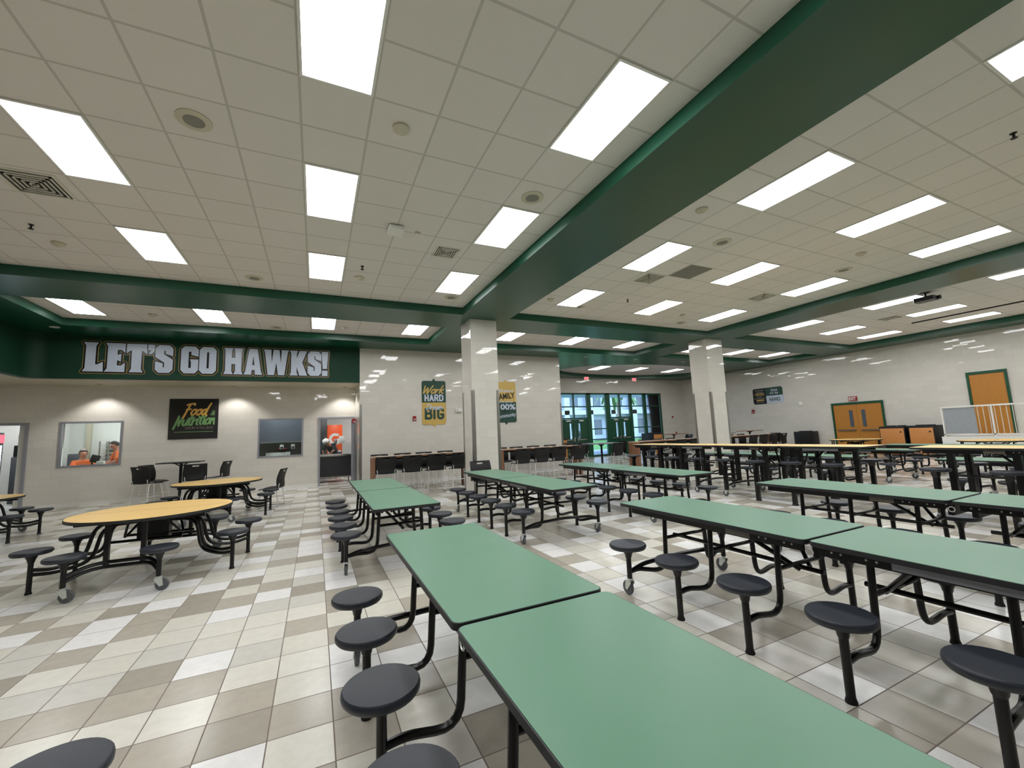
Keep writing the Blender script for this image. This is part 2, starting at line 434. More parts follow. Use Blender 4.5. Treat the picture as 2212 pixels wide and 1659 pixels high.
# serving wall (faces -y): sheet lies from y=YS to YS+.18
OD, OW1, OW2, OL = (.13, 1.18, 0, 2.26), (-6.34, -5.08, 1.10, 2.28), (-1.65, -.42, 1.08, 2.26), (-8.1, -7.0, 0, 2.26)
wall_sheet('wall_serving', 'block_w', [[(-7.0, 0), (.13, 0), (.13, 2.26), (1.18, 2.26), (1.18, 0), (1.25, 0), (1.25, 3.4), (-8.1, 3.4), (-8.1, 2.26), (-7.0, 2.26)], rect(*OW1), rect(*OW2)], YM(YS+.18), .18, 'cream glazed block wall around the kitchen door and windows')
wt = wall_sheet('wall_back', 'block', [rect(1.25, 8.77, 0, ZC)], YM(YT+.2), .2, 'cream glazed block wall behind the bar counters')
struct(MB().box(1.25, 1.43, YT+.2, YS+.18, 0, ZC).build('wall_return', 'block_w', smooth=False), 'short return of cream glazed block beside the kitchen door')
struct(MB().box(8.59, 8.77, YT+.2, Y1, 0, ZC).build('wall_lobby', 'block', smooth=False), 'cream block wall on the lobby side')
EX0, EX1, EZ = 11.2, 19.46, 3.6
wall_sheet('wall_entry', 'block', [[(8.6, 0), (EX0, 0), (EX0, EZ), (EX1, EZ), (EX1, 0), (X1, 0), (X1, ZC), (8.6, ZC)]], YM(Y1+.2), .2, 'block wall over and beside the green entry doors')
wall_sheet('wall_stage', 'block', [[(5.5, 0), (-Y0, 0), (-Y0, ZC), (-Y1, ZC), (-Y1, 0)][:0] or [(-Y1, 0), (-Y0, 0), (-Y0, ZC), (-Y1, ZC)]], XM(X1+.2), .2, 'long cream block wall with the yellow doors and the landing')
struct(MB().box(X0-.2, X1+.2, Y0-.2, Y0, 0, ZC).build('wall_front', 'block', smooth=False), 'block wall closing the hall behind the tables')
struct(MB().box(X0-.2, X0, Y0, YS, 0, ZC).build('wall_side', 'block', smooth=False), 'block wall closing the side of the hall')
for nm, b, l in (('baseboard_serving', (-7.0, .1, YS-.012, YS, 0, .1), 'thin pale base strip along the serving wall'),
                 ('baseboard_back', (1.26, 8.76, YT-.012, YT, 0, .1), 'pale base strip below the tiled wall'),
                 ('baseboard_stage', (X1-.012, X1, 6.9, Y1, 0, .1), 'pale base strip along the stage side wall')):
    struct(MB().box(*b).build(nm, 'white', smooth=False), l)
# columns with stainless corner guards
def guards(o, cs, z1):
    for x, y, sx, sy in cs:
        MB().prism([(x-.006*sx, y-.006*sy), (x+.07*sx, y-.006*sy), (x+.07*sx, y), (x, y), (x, y+.07*sy), (x-.006*sx, y+.07*sy)] if sx*sy > 0 else
                   [(x-.006*sx, y-.006*sy), (x-.006*sx, y+.07*sy), (x, y+.07*sy), (x, y), (x+.07*sx, y), (x+.07*sx, y-.006*sy)], .1, z1).build('corner_guard', 'steel', o, smooth=False)
for nm, x0, x1, l in (('column', 3.50, 4.22, 'cream glazed block column with stainless corner guards beside the bar counters'), ('column', 11.97, 12.75, 'cream glazed block column with stainless corner guards facing the entry')):
    o = struct(MB().box(x0, x1, 9.70, 10.43, 0, ZB).build(nm, 'block', smooth=False), l)
    guards(o, [(x0, 9.70, 1, 1), (x1, 9.70, -1, 1), (x0, 10.43, 1, -1), (x1, 10.43, -1, -1)], 2.61)
guards(wt, [(1.25, YT, 1, 1), (8.77, YT, -1, 1)], 2.61)
MB().box(1.244, 1.25, YT+.9, YS-.03, .1, 2.2).build('corner_guard', 'steel', wt, smooth=False)  # flat steel sheet standing in for the return wall's grey reflection

# ------------------------------------------------------------------ ceiling fittings
lm = MB().box(-.277, .277, -.581, .581, .001, .008).mesh('diffuser', 'panel', False)
fm = curve_mesh('light_frame', 'white', [rect(-.3, .3, -.605, .605), rect(-.277, .277, -.581, .581)], depth=.012)
fdark = None
ORD = ['first', 'second', 'third', 'fourth', 'fifth']
def light(x, y, z, label, group):
    t = thing('ceiling_light', (x, y, z-.012), label, 'ceiling light', group)
    link('frame', fm, t); link('diffuser', lm, t)
    return t
rows = [-1.866, .574, 3.014, 5.454, 7.894][1:]
bayn = {0: ('round table bay', [-2.306, .134, 2.574]), 1: ('green table bay', [5.621, 8.06, 10.50]), 2: ('stage side bay', [14.18, 16.62, 19.06])}
for b, (bn, xs) in bayn.items():
    for i, x in enumerate(xs):
        for j, y in enumerate(rows):
            light(x, y, ZC, 'lit ceiling panel, %s, %s row from cross beam, %s from sign end' % (bn, ORD[3-j], ORD[i]), 'ceiling panels of the '+bn)
for bn, xs in (('small bay before the sign', [-4.71, -2.29, .15, 2.57]), ('small bay before the lobby', [5.63, 8.07, 10.5]), ('small bay in the far corner', [14.1, 16.6, 19.05])):
    for i, x in enumerate(xs):
        light(x, 11.85, ZC, 'lit ceiling panel, %s, %s from the sign end' % (bn, ORD[i]), 'ceiling panels of the '+bn)
for i, x in enumerate((12.95, 15.4, 17.95)):
    light(x, 16.9, ZC, 'lit ceiling panel inside the oval lobby recess, %s from the sign end' % ORD[i], 'ceiling panels of the oval recess')

for x, y, l in ((.7, 17.0, 'added to brighten the serving cart'), (1.9, 18.6, 'added to brighten the kitchen by the cooler'), (-1.3, 16.7, 'added to brighten the serving counter'), (-6.1, 16.9, 'over the office desk'), (-4.6, 17.3, 'added to brighten the empty side of the office')):  # panels added to brighten the kitchen rooms; the desk one is a real fitting
    light(x, y, 3.0, 'lit kitchen ceiling panel '+l, 'kitchen ceiling panels')

light(-8.4, 17.6, 3.0, 'lit panel added to brighten the vending machine room', 'kitchen ceiling panels')  # added to brighten the vending room, no fitting visible there

def speaker(x, y, r=.155, kind=0, label=''):
    t = thing('ceiling_speaker' if kind == 0 else 'smoke_detector', (x, y, ZC), label, 'ceiling speaker' if kind == 0 else 'detector', 'ceiling speakers' if kind == 0 else 'ceiling detectors')
    if kind == 0:
        MB().lathe([(r, 0), (r, -.008), (r*.6, -.014), (r*.58, -.01), (r*.58, 0)], n=32).build('rim', 'tile', t)
        MB().lathe([(0, -.008), (r*.58, -.006)], n=32).build('grille', 'grey', t)
    else:
        MB().lathe([(r, 0), (r, -.02), (r*.75, -.04), (r*.4, -.05), (0, -.052)], n=24).build('housing', 'tile', t)
        MB().lathe([(r*.42, -.05), (r*.3, -.06), (0, -.062)], n=20).build('sensor', 'tile', t)
near = lambda x, y: 'the round table bay' if x < 3.3 and y < 10 else 'the small sign bay' if x < 3.3 else 'the green table bay' if x < 12 else 'the stage side bay'
for x, y, w in ((-1.1, 4.56, 'between panel columns, near the big vent'), (2.57, 4.54, 'close to the long green beam'), (-1.09, 8.84, 'just before the cross beam'), (2.73, 8.76, 'at the beam corner'),
                (6.27, 4.56, 'behind the long beam'), (9.94, 4.55, 'in the middle'), (9.94, 8.86, 'just before the cross beam'), (5.97, 8.44, 'near the beam crossing'), (-1.0, 12.6, 'before the sign fascia')):
    speaker(x, y, .15, 0, 'ceiling speaker in %s, %s' % (near(x, y), w))
for x, y, w in ((.74, 3.92, 'beside the middle column of panels'), (-3.53, 8.21, 'over the end round table'), (.73, 8.18, 'beyond the last middle panel'), (5.02, 3.92, 'beside the long beam'), (9.28, 3.93, 'between the panels'), (4.98, 8.16, 'close to the beam crossing'),
                (9.29, 8.19, 'before the cross beam'), (-3.49, 12.09, 'between its panels'), (.69, 12.11, 'beside its third panel')):
    speaker(x, y, .085, 1, 'small ceiling detector in %s, %s' % (near(x, y), w))
def vent(x, y, label, s=.28, shut=False):
    t = thing('ceiling_vent', (x, y, ZC), label, 'vent', 'ceiling vents')
    MB().box(-s, s, -s, s, -.006, -.001).build('frame', 'offw', t, smooth=False)
    m = MB()
    for k in range(5):
        a = s*(.82-.17*k)
        m.prism([(-a, -a), (a, -a), (a, -a+.016), (-a, -a+.016)], -.02, -.006); m.prism([(-a, a-.016), (a, a-.016), (a, a), (-a, a)], -.02, -.006)
        m.prism([(-a, -a), (-a+.016, -a), (-a+.016, a), (-a, a)], -.02, -.006); m.prism([(a-.016, -a), (a, -a), (a, a), (a-.016, a)], -.02, -.006)
    m.build('louver', 'offw', t, smooth=False)
    MB().box(-s*.86, s*.86, -s*.86, s*.86, -.0075, -.006).build('opening', 'dark', t, smooth=False)
vent(-3.0, 6.4, 'big square ceiling vent beside the second end panel of the round table bay'); vent(1.97, 6.55, 'small square ceiling vent near the white wireless box', .2)
vent(6.3, 6.33, 'square ceiling vent beside the grey return grille', .25); vent(10.0, 6.36, 'square ceiling vent before the last panels of the green table bay', .25)
vent(16.3, 6.4, 'square ceiling vent in the stage side bay near the projector', .25); vent(-2.9, 11.0, 'square ceiling vent in the small bay before the sign', .25)
t = thing('return_grille', (6.86, 5.76, ZC), 'grey square return grille in the green table bay ceiling', 'vent'); MB().box(-.29, .29, -.29, .29, -.008, -.001).build('grille', 'grey', t, smooth=False)
m = MB()
for k in range(12): m.box(-.27, .27, -.265+k*.046, -.25+k*.046, -.012, -.008)
m.build('slat', 'grey', t, smooth=False)
def sprink(x, y, label):
    t = thing('sprinkler_head', (x, y, ZC), label, 'sprinkler', 'sprinkler heads')
    MB().lathe([(.03, 0), (.03, -.006), (.012, -.01), (.012, -.05), (.006, -.055), (0, -.056)], n=14).build('body', 'dark', t)
    MB().lathe([(.03, -.06), (.03, -.064), (0, -.066)], n=12).build('deflector', 'dark', t)
for x, y, l in ((-3.57, 7.63, 'near the end round table light'), (.72, 7.62, 'beside the last middle panel'), (7.03, 1.44, 'close to the tabletops side of the green table bay'), (6.81, 7.6, 'before the cross beam in the green table bay')):
    sprink(x, y, 'dark sprinkler head %s' % l)
# wireless access point with its dangling lead
t = thing('wireless_access_point', (1.04, 6.0, ZC), 'white wireless box on the ceiling with a thin lead', 'access point')
MB().rbox(-.11, .11, -.13, .13, -.07, -.02, .02).build('housing', 'white', t); MB().box(-.1, .1, .09, .12, -.02, 0).build('bracket', 'dark', t, smooth=False)
MB().tube([(.1, .05, -.05), (.2, .12, -.08), (.3, .1, -.03), (.33, .02, -.002)], .004, 6).build('cable', 'white', t); MB().box(.29, .37, 0, .035, -.02, 0).build('jack', 'tile', t, smooth=False)
# ceiling projector
t = thing('projector', (13.95, 4.72, ZC), 'dark projector hanging on a short pole from the ceiling', 'projector')
MB().tube([(0, 0, 0), (0, 0, -.12)], .025).build('pole', 'bmet', t); MB().lathe([(.1, 0), (.1, -.02), (.03, -.03)]).build('mounting_plate', 'bmet', t)
MB().rbox(-.15, .15, -.2, .2, -.22, -.12, .04).build('body', 'fridge', t); MB().lathe([(.05, -.3), (.045, -.235), (0, -.235)], c=(.06, .04, -.17), axis='y').build('lens', 'blk', t)
MB().tube([(.0, 0, -.06), (.12, .05, -.15), (.05, .1, -.14)], .008, 6).build('cable', 'white', t)
tag(MB().box(17.9, 17.96, -1, 6.5, ZC-.03, ZC).build('ceiling_track', 'dark', smooth=False), 'long thin dark track along the stage side bay ceiling', 'track')
# recessed downlights of the soffits
def downlight(x, y, z, label, on=0.):
    t = thing('downlight', (x, y, z), label, 'downlight', 'recessed downlights')
    link('ring', curve_mesh('ring', 'white' if not on else 'cream', [[(r*math.cos(a*PI/12), r*math.sin(a*PI/12)) for a in range(24)] for r in (.095, .074)], depth=.006, Mx=Matrix.Translation((0, 0, -.007))), t)
    MB().lathe([(0, .1 if on else -.003), (.065, .1 if on else -.002)], n=24).build('lamp', 'offw', t)
    if on:
        L = D.lights.new('downlight_beam', 'SPOT'); L.energy = on; L.spot_size = math.radians(115); L.spot_blend = .5; L.shadow_soft_size = .05; L.color = (1, .97, .94)
        lo = D.objects.new('downlight_beam', L); COL.objects.link(lo); lo.location = (0, 0, -.015); lo.parent = t
for x, l in zip(DLX, ('over the office window', 'between the poster and the shuttered window', 'over the kitchen door')):
    downlight(x, YS-.5, 3.317, 'lit round downlight in the cream soffit %s' % l, 42.)
for x, l in ((9.8, 'first from the tiled wall'), (12.38, 'second from the tiled wall'), (15.17, 'third from the tiled wall'), (17.87, 'fourth from the tiled wall'), (20.4, 'at the stage wall corner')):
    downlight(x, 13.6, ZB, 'unlit round downlight in the green soffit before the lobby, %s' % l)
downlight(-5.61, 13.2, ZB, 'small round downlight in the green soffit in the dark corner by the sign')
# ------------------------------------------------------------------ wall lettering
G = {
'L': (6.4, [[(0,0),(6.4,0),(6.2,3.4),(4.6,2.5),(3.9,2.5),(3.9,8.8),(4.7,10),(0,10),(.8,8.8),(.8,1.2)]]),
'E': (6.4, [[(0,0),(6.4,0),(6.4,3.3),(5.2,2.3),(3.9,2.3),(3.9,4.1),(5.1,3.6),(5.1,6.4),(3.9,5.9),(3.9,7.7),(5.2,7.7),(6.3,6.7),(6.3,10),(0,10),(.8,8.8),(.8,1.2)]]),
'T': (6.6, [[(1,0),(5.6,0),(4.9,1.2),(4.9,7.6),(5.4,7.6),(6.6,6.6),(6.6,10),(0,10),(0,6.6),(1.2,7.6),(1.7,7.6),(1.7,1.2)]]),
"'": (2.2, [[(.2,6.8),(1.1,6.6),(2,7.4),(2.2,8.2),(2.2,10),(0,10),(0,8),(1,8),(.9,7.4)]]),
'S': (6.0, [[(0,1.2),(1.2,0),(4.8,0),(6,1.2),(6,4.8),(2.9,6.7),(2.9,8),(3.4,8),(3.4,6.9),(6,6.1),(6,8.8),(4.8,10),(1.2,10),(0,8.8),(0,5.6),(3.1,3.7),(3.1,2),(2.6,2),(2.6,3.4),(0,4.1)]]),
'G': (6.2, [[(0,1.2),(1.2,0),(5,0),(6.2,1.2),(6.2,5.2),(3.2,5.2),(3.6,4.1),(3.6,2),(2.7,2),(2.7,8),(3.6,8),(3.6,6.8),(6.2,6.2),(6.2,8.8),(5,10),(1.2,10),(0,8.8)]]),
'O': (6.2, [[(0,1.2),(1.2,0),(5,0),(6.2,1.2),(6.2,8.8),(5,10),(1.2,10),(0,8.8)], [(2.7,2),(2.7,8),(3.5,8),(3.5,2)]]),
'H': (7.4, [[(0,0),(3.6,0),(3,1.2),(3,3.9),(4.4,3.9),(4.4,1.2),(3.8,0),(7.4,0),(6.8,1.2),(6.8,8.8),(7.4,10),(3.8,10),(4.4,8.8),(4.4,6.3),(3,6.3),(3,8.8),(3.6,10),(0,10),(.6,8.8),(.6,1.2)]]),
'A': (7.4, [[(0,0),(3,0),(3.1,1.8),(4.3,1.8),(4.4,0),(7.4,0),(6.8,1.2),(5.3,10),(2.1,10),(.6,1.2)], [(3.2,3.7),(3.7,7.2),(4.2,3.7)]]),
'W': (10.4, [[(1.8,0),(4.4,0),(5.2,5),(6,0),(8.6,0),(9.9,8.8),(10.4,10),(7.3,10),(7.3,8.8),(7.1,4.6),(6.4,10),(4,10),(3.3,4.6),(3.1,8.8),(3.1,10),(0,10),(.5,8.8)]]),
'K': (7.4, [[(0,0),(3.6,0),(3,1.2),(3,3.4),(4.2,0),(7.6,0),(5.4,5.3),(7.4,10),(4.2,10),(3,6.9),(3,8.8),(3.6,10),(0,10),(.6,8.8),(.6,1.2)]]),
'!': (2.6, [[(0,0),(2.5,0),(2.5,2.2),(0,2.2)], [(.3,3),(2.2,3),(2.7,10),(-.2,10)]]),
}
def outline(name, mat, P, w, dy):
    me = curve_mesh(name, mat, P, depth=.004, Mx=Matrix.Translation((0, -dy, 0)) @ YW)
    m = MB(); m.bm.from_mesh(me); D.meshes.remove(me)
    for q in P:
        r = strokes([q+[q[0]]], 2*w, 0, .00405, Matrix.Translation((0, -dy, 0)) @ YW, k=1); t_ = r.mesh('t', None, False); m.bm.from_mesh(t_); D.meshes.remove(t_)
    return m.mesh(name, mat, False)
SCR = {'W': (1.75, [[(0,1.85),(.15,.6),(.3,0),(.75,1.4),(.95,.1),(1.1,0),(1.65,1.95)]]), 'o': (.98, [[(.7,1.0),(.35,.95),(.05,.45),(.3,0),(.7,.15),(.85,.65),(.65,.98),(1.0,.85)]]),
 'r': (.8, [[(.1,1),(.1,0)],[(.1,.45),(.4,.9),(.75,.95)]]), 'k': (1.0, [[(.35,2),(.15,1),(.1,0)],[(.8,1.05),(.2,.5)],[(.3,.5),(.6,.2),(1.0,-.05)]]),
 'D': (1.35, [[(.4,1.85),(.2,.9),(.1,0)],[(-.05,1.75),(.6,1.9),(1.25,1.3),(.95,.4),(.1,0)]]), 'e': (.9, [[(.1,.45),(.65,.65),(.55,1),(.2,.85),(.1,.3),(.45,0),(.9,.3)]]),
 'a': (1.0, [[(.8,.95),(.4,1),(.05,.4),(.3,0),(.65,.35),(.85,.95)],[(.85,.95),(.78,.2),(1.0,.05)]]), 'm': (1.35, [[(.1,1),(.05,0)],[(.1,.55),(.4,1),(.5,.6),(.48,0)],[(.52,.55),(.9,1),(1.0,.5),(1.15,0)]]),
 'F': (1.15, [[(.5,1.85),(.3,.8),(.05,-.5)],[(-.05,1.8),(.4,1.95),(1.2,2.05),(1.3,1.8)],[(.15,.95),(.85,1.05)]]), 'd': (1.05, [[(.75,1.0),(.35,.95),(.05,.45),(.3,0),(.6,.2),(.85,.9)],[(1.15,2.1),(.9,1.2),(.8,.2),(1.05,-.1)]]),
 'N': (1.35, [[(.0,-.5),(.2,.6),(.35,1.75)],[(.35,1.75),(.75,.0)],[(.75,0),(1.0,1.0),(1.3,1.9)]]), 'u': (.95, [[(.1,1),(.08,.25),(.4,0),(.7,.4),(.85,1)],[(.85,1),(.78,.2),(1.0,.05)]]),
 't': (.75, [[(.5,1.8),(.25,.5),(.5,0)],[(-.05,1.2),(.9,1.35)]]), 'i': (.45, [[(.2,1),(.12,.2),(.35,0)],[(.3,1.42),(.31,1.46)]]), 'n': (.9, [[(.1,1),(.05,0)],[(.08,.5),(.5,1),(.65,.5),(.8,-.1)]]), ' ': (.5, [])}
BLKG = {'B': (.68, [[(0,0),(0,1),(.45,1),(.58,.9),(.58,.64),(.45,.53),(0,.53)],[(.45,.53),(.64,.42),(.64,.12),(.5,0),(0,0)]]), 'I': (.12, [[(0,0),(0,1)]]),
 'G': (.62, [[(.6,.82),(.45,1),(.15,1),(0,.85),(0,.15),(.15,0),(.45,0),(.6,.15),(.6,.4),(.36,.4)]]), 'H': (.56, [[(0,0),(0,1)],[(.55,0),(.55,1)],[(0,.5),(.55,.5)]]),
 'A': (.6, [[(0,0),(.3,1),(.6,0)],[(.12,.33),(.48,.33)]]), 'R': (.58, [[(0,0),(0,1),(.4,1),(.55,.88),(.55,.6),(.4,.48),(0,.48)],[(.28,.48),(.58,0)]]), 'D': (.58, [[(0,0),(0,1),(.35,1),(.58,.8),(.58,.2),(.35,0),(0,0)]])}
def block(t, s, mat, x, z, w, h, dy, wt):
    X = 0; S = []
    for ch in s:
        a, st = BLKG[ch]
        for q in st: S.append([(px+X, py) for px, py in q])
        X += a+.34
    xs = [p[0] for q in S for p in q]; sx = (w-wt)/max(xs); sz = h-wt
    S = [[(px*sx-(w-wt)/2, py*sz-sz/2) for px, py in q] for q in S]
    return link('lettering', strokes(S, wt, 0, .003, Matrix.Translation((x, dy, z)) @ YW, k=1).mesh('lettering', mat, False), t)
def script(t, s, mat, x, z, w, h, dy, wt, shear=.35, rot=0.):
    X = 0; S = []
    for ch in s:
        a, st = SCR[ch]
        for q in st: S.append([(px+X+py*shear, py) for px, py in q])
        X += a
    xs = [p[0] for q in S for p in q]; ys = [p[1] for q in S for p in q]; sx = w/(max(xs)-min(xs)); sy = h/(max(ys)-min(ys))
    S = [[((px-(max(xs)+min(xs))/2)*sx, (py-(max(ys)+min(ys))/2)*sy) for px, py in q] for q in S]
    return link('lettering', strokes(S, wt, 0, .003, Matrix.Translation((x, dy, z)) @ YW @ Matrix.Rotation(rot, 4, 'Z')).mesh('lettering', mat, False), t)
def lettering(s, x0, x1, z0, z1, y, gap=.35, space=2.4):
    x = 0; lay = []
    for ch in s:
        if ch == ' ': x += space; continue
        w, pl = G[ch]; lay.append((ch, x, pl)); x += w+gap
    sx = (x1-x0)/(x-gap); sz = (z1-z0)/10
    t = thing('wall_lettering', (x0, y, z0), 'silver slogan lettering outlined in black and gold on the green fascia', 'lettering')
    for ch, xx, pl in lay:
        P = [[((px+xx)*sx, pz*sz) for px, pz in q] for q in pl]
        link('gold_border', outline('gold_border', 'goldd', P, .052, .002), t)
        link('black_outline', outline('black_outline', 'ink', P, .034, .007), t)
        link('letter', curve_mesh('letter', 'letter', P, depth=.004, Mx=Matrix.Translation((0, -.012, 0)) @ YW), t)
lettering("LET'S GO HAWKS!", -5.38, .31, 3.50, 4.26, YT)

def TX(t, s, mat, x, z, w, h, dy, W=YW, shear=0., off=0., rot=0., name='lettering', dep=.003):
    return link(name, curve_mesh(name, mat, text=s, offset=off, depth=dep, fit=(w, h), shear=shear,
                Mx=Matrix.Translation((x, dy, z) if W is YW else (dy, x, z)) @ W @ Matrix.Rotation(rot, 4, 'Z')), t)
# food service poster
t = thing('poster', (-3.38, YS-.004, 2.34), 'dark square food service poster with gold and green writing on the serving wall', 'poster')
MB().box(-.615, .615, -.03, 0, -.61, .61).build('panel', 'chalk', t, smooth=False)
script(t, 'Food', 'pgold', .08, .25, .7, .44, -.036, .05); TX(t, '&', 'pgreen', .48, .17, .12, .15, -.031, shear=.3, off=.003)
script(t, 'Nutrition', 'pgreen', .0, -.07, 1.02, .4, -.032, .05, rot=.06); TX(t, 'SERVICES', 'pgrey', .14, -.28, .7, .075, -.031, off=.002)
plate('rule_line', 'pgreen', t, [rect(-.47, .5, -.405, -.39)], depth=.003, Mx=Matrix.Translation((0, -.031, 0)) @ YW)
# banners
def banner(x, zc, w, h, top, bot, label):
    t = thing('wall_sign', (x, YT, zc), label, 'sign'); a, b, r = w/2, h/2, .07
    up = [(-a, 0), (a, 0)] + [(a-r+r*math.cos(q*PI/8), b-r+r*math.sin(q*PI/8)) for q in range(5)] + [(.06, b), (0, b+.09), (-.06, b)] + [(-a+r+r*math.cos(PI/2+q*PI/8), b-r+r*math.sin(PI/2+q*PI/8)) for q in range(5)]
    lo = [(x_, -z_) for x_, z_ in up][::-1]
    plate('upper_panel', top, t, [up], depth=.02, Mx=YW); plate('lower_panel', bot, t, [lo], depth=.02, Mx=YW)
    return t
t = banner(3.655, 2.655, .83, 1.50, 'bgreen', 'gold', 'tall green and gold sign reading Work HARD Dream BIG on the tiled wall')
script(t, 'Work', 'gold', .0, .45, .7, .27, -.0205, .042); block(t, 'HARD', 'letter', .0, .16, .66, .24, -.0205, .048)
block(t, 'BIG', 'bgreen', .01, -.38, .68, .4, -.0205, .082); script(t, 'Dream', 'letter', .0, -.15, .56, .18, -.0255, .026)
t = banner(6.36, 2.66, .83, 1.50, 'gold', 'bgreen', 'tall gold and green sign reading We are a FAMILY, partly behind the column')
script(t, 'We are a', 'letter', .0, .44, .62, .13, -.0205, .018); TX(t, 'FAMILY', 'ink', .0, .22, .74, .22, -.0205, off=.03, rot=.1)
TX(t, 'that gives', 'letter', .0, -.0, .56, .1, -.0245, shear=.3, off=.008); TX(t, '100%', 'letter', .02, -.18, .74, .21, -.0205, off=.03)
TX(t, 'our', 'ink', -.02, -.35, .26, .08, -.0205, off=.01); TX(t, 'community', 'letter', .02, -.52, .74, .17, -.0205, off=.012, rot=.12)
# four part sign on the stage side wall: local x runs along -y
t = thing('wall_sign', (X1, 13.89, 2.915), 'black, green and white sign with HAWKS lettering on the stage side wall', 'sign')
plate('black_panel', 'ink', t, [[(-.8, -.34), (-.8, .34), (-.74, .41), (-.08, .41), (-.08, -.42), (-.74, -.42)][::-1]], depth=.02, Mx=XW)
plate('green_panel', 'bgreen', t, [[(-.08, -.02), (.78, -.02), (.78, .34), (.72, .41), (-.08, .41)]], depth=.02, Mx=XW)
plate('white_panel', 'letter', t, [[(-.08, -.42), (.74, -.42), (.8, -.36), (.8, -.02), (-.08, -.02)]], depth=.02, Mx=XW)
def TXX(s, mat, a, z, w, h, **k): return TX(t, s, mat, -a, z, w, h, -.0205, W=XW, **k)
TXX('HAWKS', 'bgreen', .36, -.22, .56, .2, off=.02); TXX('Seize', 'letter', .36, .27, .36, .14, shear=.3, off=.01); TXX('the day', 'letter', .36, .1, .46, .14, shear=.3, off=.01)
TXX('LEARNING', 'gold', -.43, .1, .5, .13, off=.012)
for z, w in ((.3, .46), (.2, .36), (-.03, .3), (-.12, .6), (-.32, .42)):
    plate('text_line', 'pgrey', t, [rect(-.43-w/2, -.43+w/2, z-.022, z+.022)], depth=.003, Mx=Matrix.Translation((-.0205, 0, 0)) @ XW)
plate('text_line', 'gold', t, [rect(-.62, -.22, -.25, -.18)], depth=.003, Mx=Matrix.Translation((-.0205, 0, 0)) @ XW)

# small wall devices
def pull(loc, W, label, name='fire_alarm', cat='fire alarm', big=1.):
    t = thing(name, loc, label, cat)
    link('body', curve_mesh('body', 'red', [rect(-.055*big, .055*big, -.075*big, .075*big)], depth=.04, Mx=W), t)
    link('strobe', curve_mesh('strobe', 'white', [rect(-.02*big, .03*big, -.05*big, -.015*big)], depth=.012, Mx=(Matrix.Translation((0, -.04, 0)) if W is YW else Matrix.Translation((-.04, 0, 0))) @ W), t)
pull((2.98, YT, 2.13), YW, 'red fire alarm strobe on the tiled wall beside the Work HARD sign'); pull((1.21, YS, 2.16), YW, 'red fire alarm beside the kitchen door', big=1.)
pull((X1, 14.78, 2.13), XW, 'red fire alarm below the black and green sign', big=1.3); pull((20.3, Y1, 2.1), YW, 'small dark red alarm on the wall beside the entry windows', big=.9); pull((20.5, Y1, 1.1), YW, 'small dark red call box low on the wall beside the entry windows', big=.9)
t = thing('smoke_detector', (X1, 12.33, 2.34), 'white round device on the stage side wall past the HAWKS sign', 'detector'); MB().lathe([(.12, 0), (.12, -.03), (.07, -.07), (0, -.075)], axis='x', n=24).build('housing', 'white', t)
t = thing('thermostat', (4.52, YT, 2.38), 'white box on the tiled wall beside the column', 'sensor'); MB().box(-.12, .12, -.07, 0, -.06, .06, .008).build('housing', 'white', t); MB().box(-.09, -.02, -.074, -.07, -.03, .03).build('cover', 'offw', t, smooth=False)
def exit_sign(loc, W, label, lit=True):
    t = thing('exit_sign', loc, label, 'exit sign'); k = Matrix.Translation((0, -.05, 0)) if W is YW else Matrix.Translation((-.05, 0, 0))
    link('body', curve_mesh('body', 'white' if lit else 'red', [rect(-.16, .16, -.1, .1)], depth=.05, Mx=W), t)
    link('lettering', curve_mesh('lettering', 'redlit' if lit else 'white', text='EXIT', offset=.03, depth=.004, fit=(.27, .14), Mx=k @ W), t)
exit_sign((13.47, Y1-.6, ZB-.1), YW, 'lit red exit sign under the soffit above the first pair of entry doors'); exit_sign((16.85, Y1-.6, ZB-.1), YW, 'lit red exit sign under the soffit above the second pair of entry doors')
exit_sign((X1, 10.11, 2.4), XW, 'red exit sign above the double yellow doors', False)

# ------------------------------------------------------------------ windows and doors of the serving wall
def win_frame(o, x0, x1, z0, z1, y, w=.05, d=.08, mat='alum'):
    m = MB(); m.box(x0, x1, y-.02, y+d, z1-w, z1); m.box(x0, x1, y-.02, y+d, z0, z0+w); m.box(x0, x0+w, y-.02, y+d, z0+w, z1-w); m.box(x1-w, x1, y-.02, y+d, z0+w, z1-w)
    return m.build('window_frame', mat, o, smooth=False)
for nm, w, l in (('window_1', OW1, 'kitchen office window in a grey frame'), ('window_2', OW2, 'serving window in a grey frame with a lowered shutter behind')):
    o = struct(D.objects.new(nm, None), l); COL.objects.link(o); win_frame(o, w[0]-.04, w[1]+.04, w[2]-.04, w[3]+.04, YS)
    MB().box(w[0]+.01, w[1]-.01, YS+.05, YS+.056, w[2]+.01, w[3]-.01).build('pane', 'glass', o, smooth=False)
o = struct(D.objects.new('door_1', None), 'kitchen doorway with a grey frame and an open glazed door leaf'); COL.objects.link(o)
m = MB(); m.box(.08, .14, YS-.03, YS+.2, 0, 2.31); m.box(1.17, 1.23, YS-.03, YS+.2, 0, 2.31); m.box(.14, 1.17, YS-.03, YS+.2, 2.25, 2.31); m.build('frame', 'alum', o, smooth=False)
lf = thing('leaf_pivot', (1.15, YS+.1, 0), None, None); lf.parent = o; lf.rotation_euler = (0, 0, math.radians(84)); lf.name = 'door_leaf'
m = MB(); m.box(0, .09, -.02, .02, .02, 2.22); m.box(.9, 1.0, -.02, .02, .02, 2.22); m.box(.09, .9, -.02, .02, 2.1, 2.22); m.box(.09, .9, -.02, .02, .02, .3); m.build('stile', 'alum', lf, smooth=False)
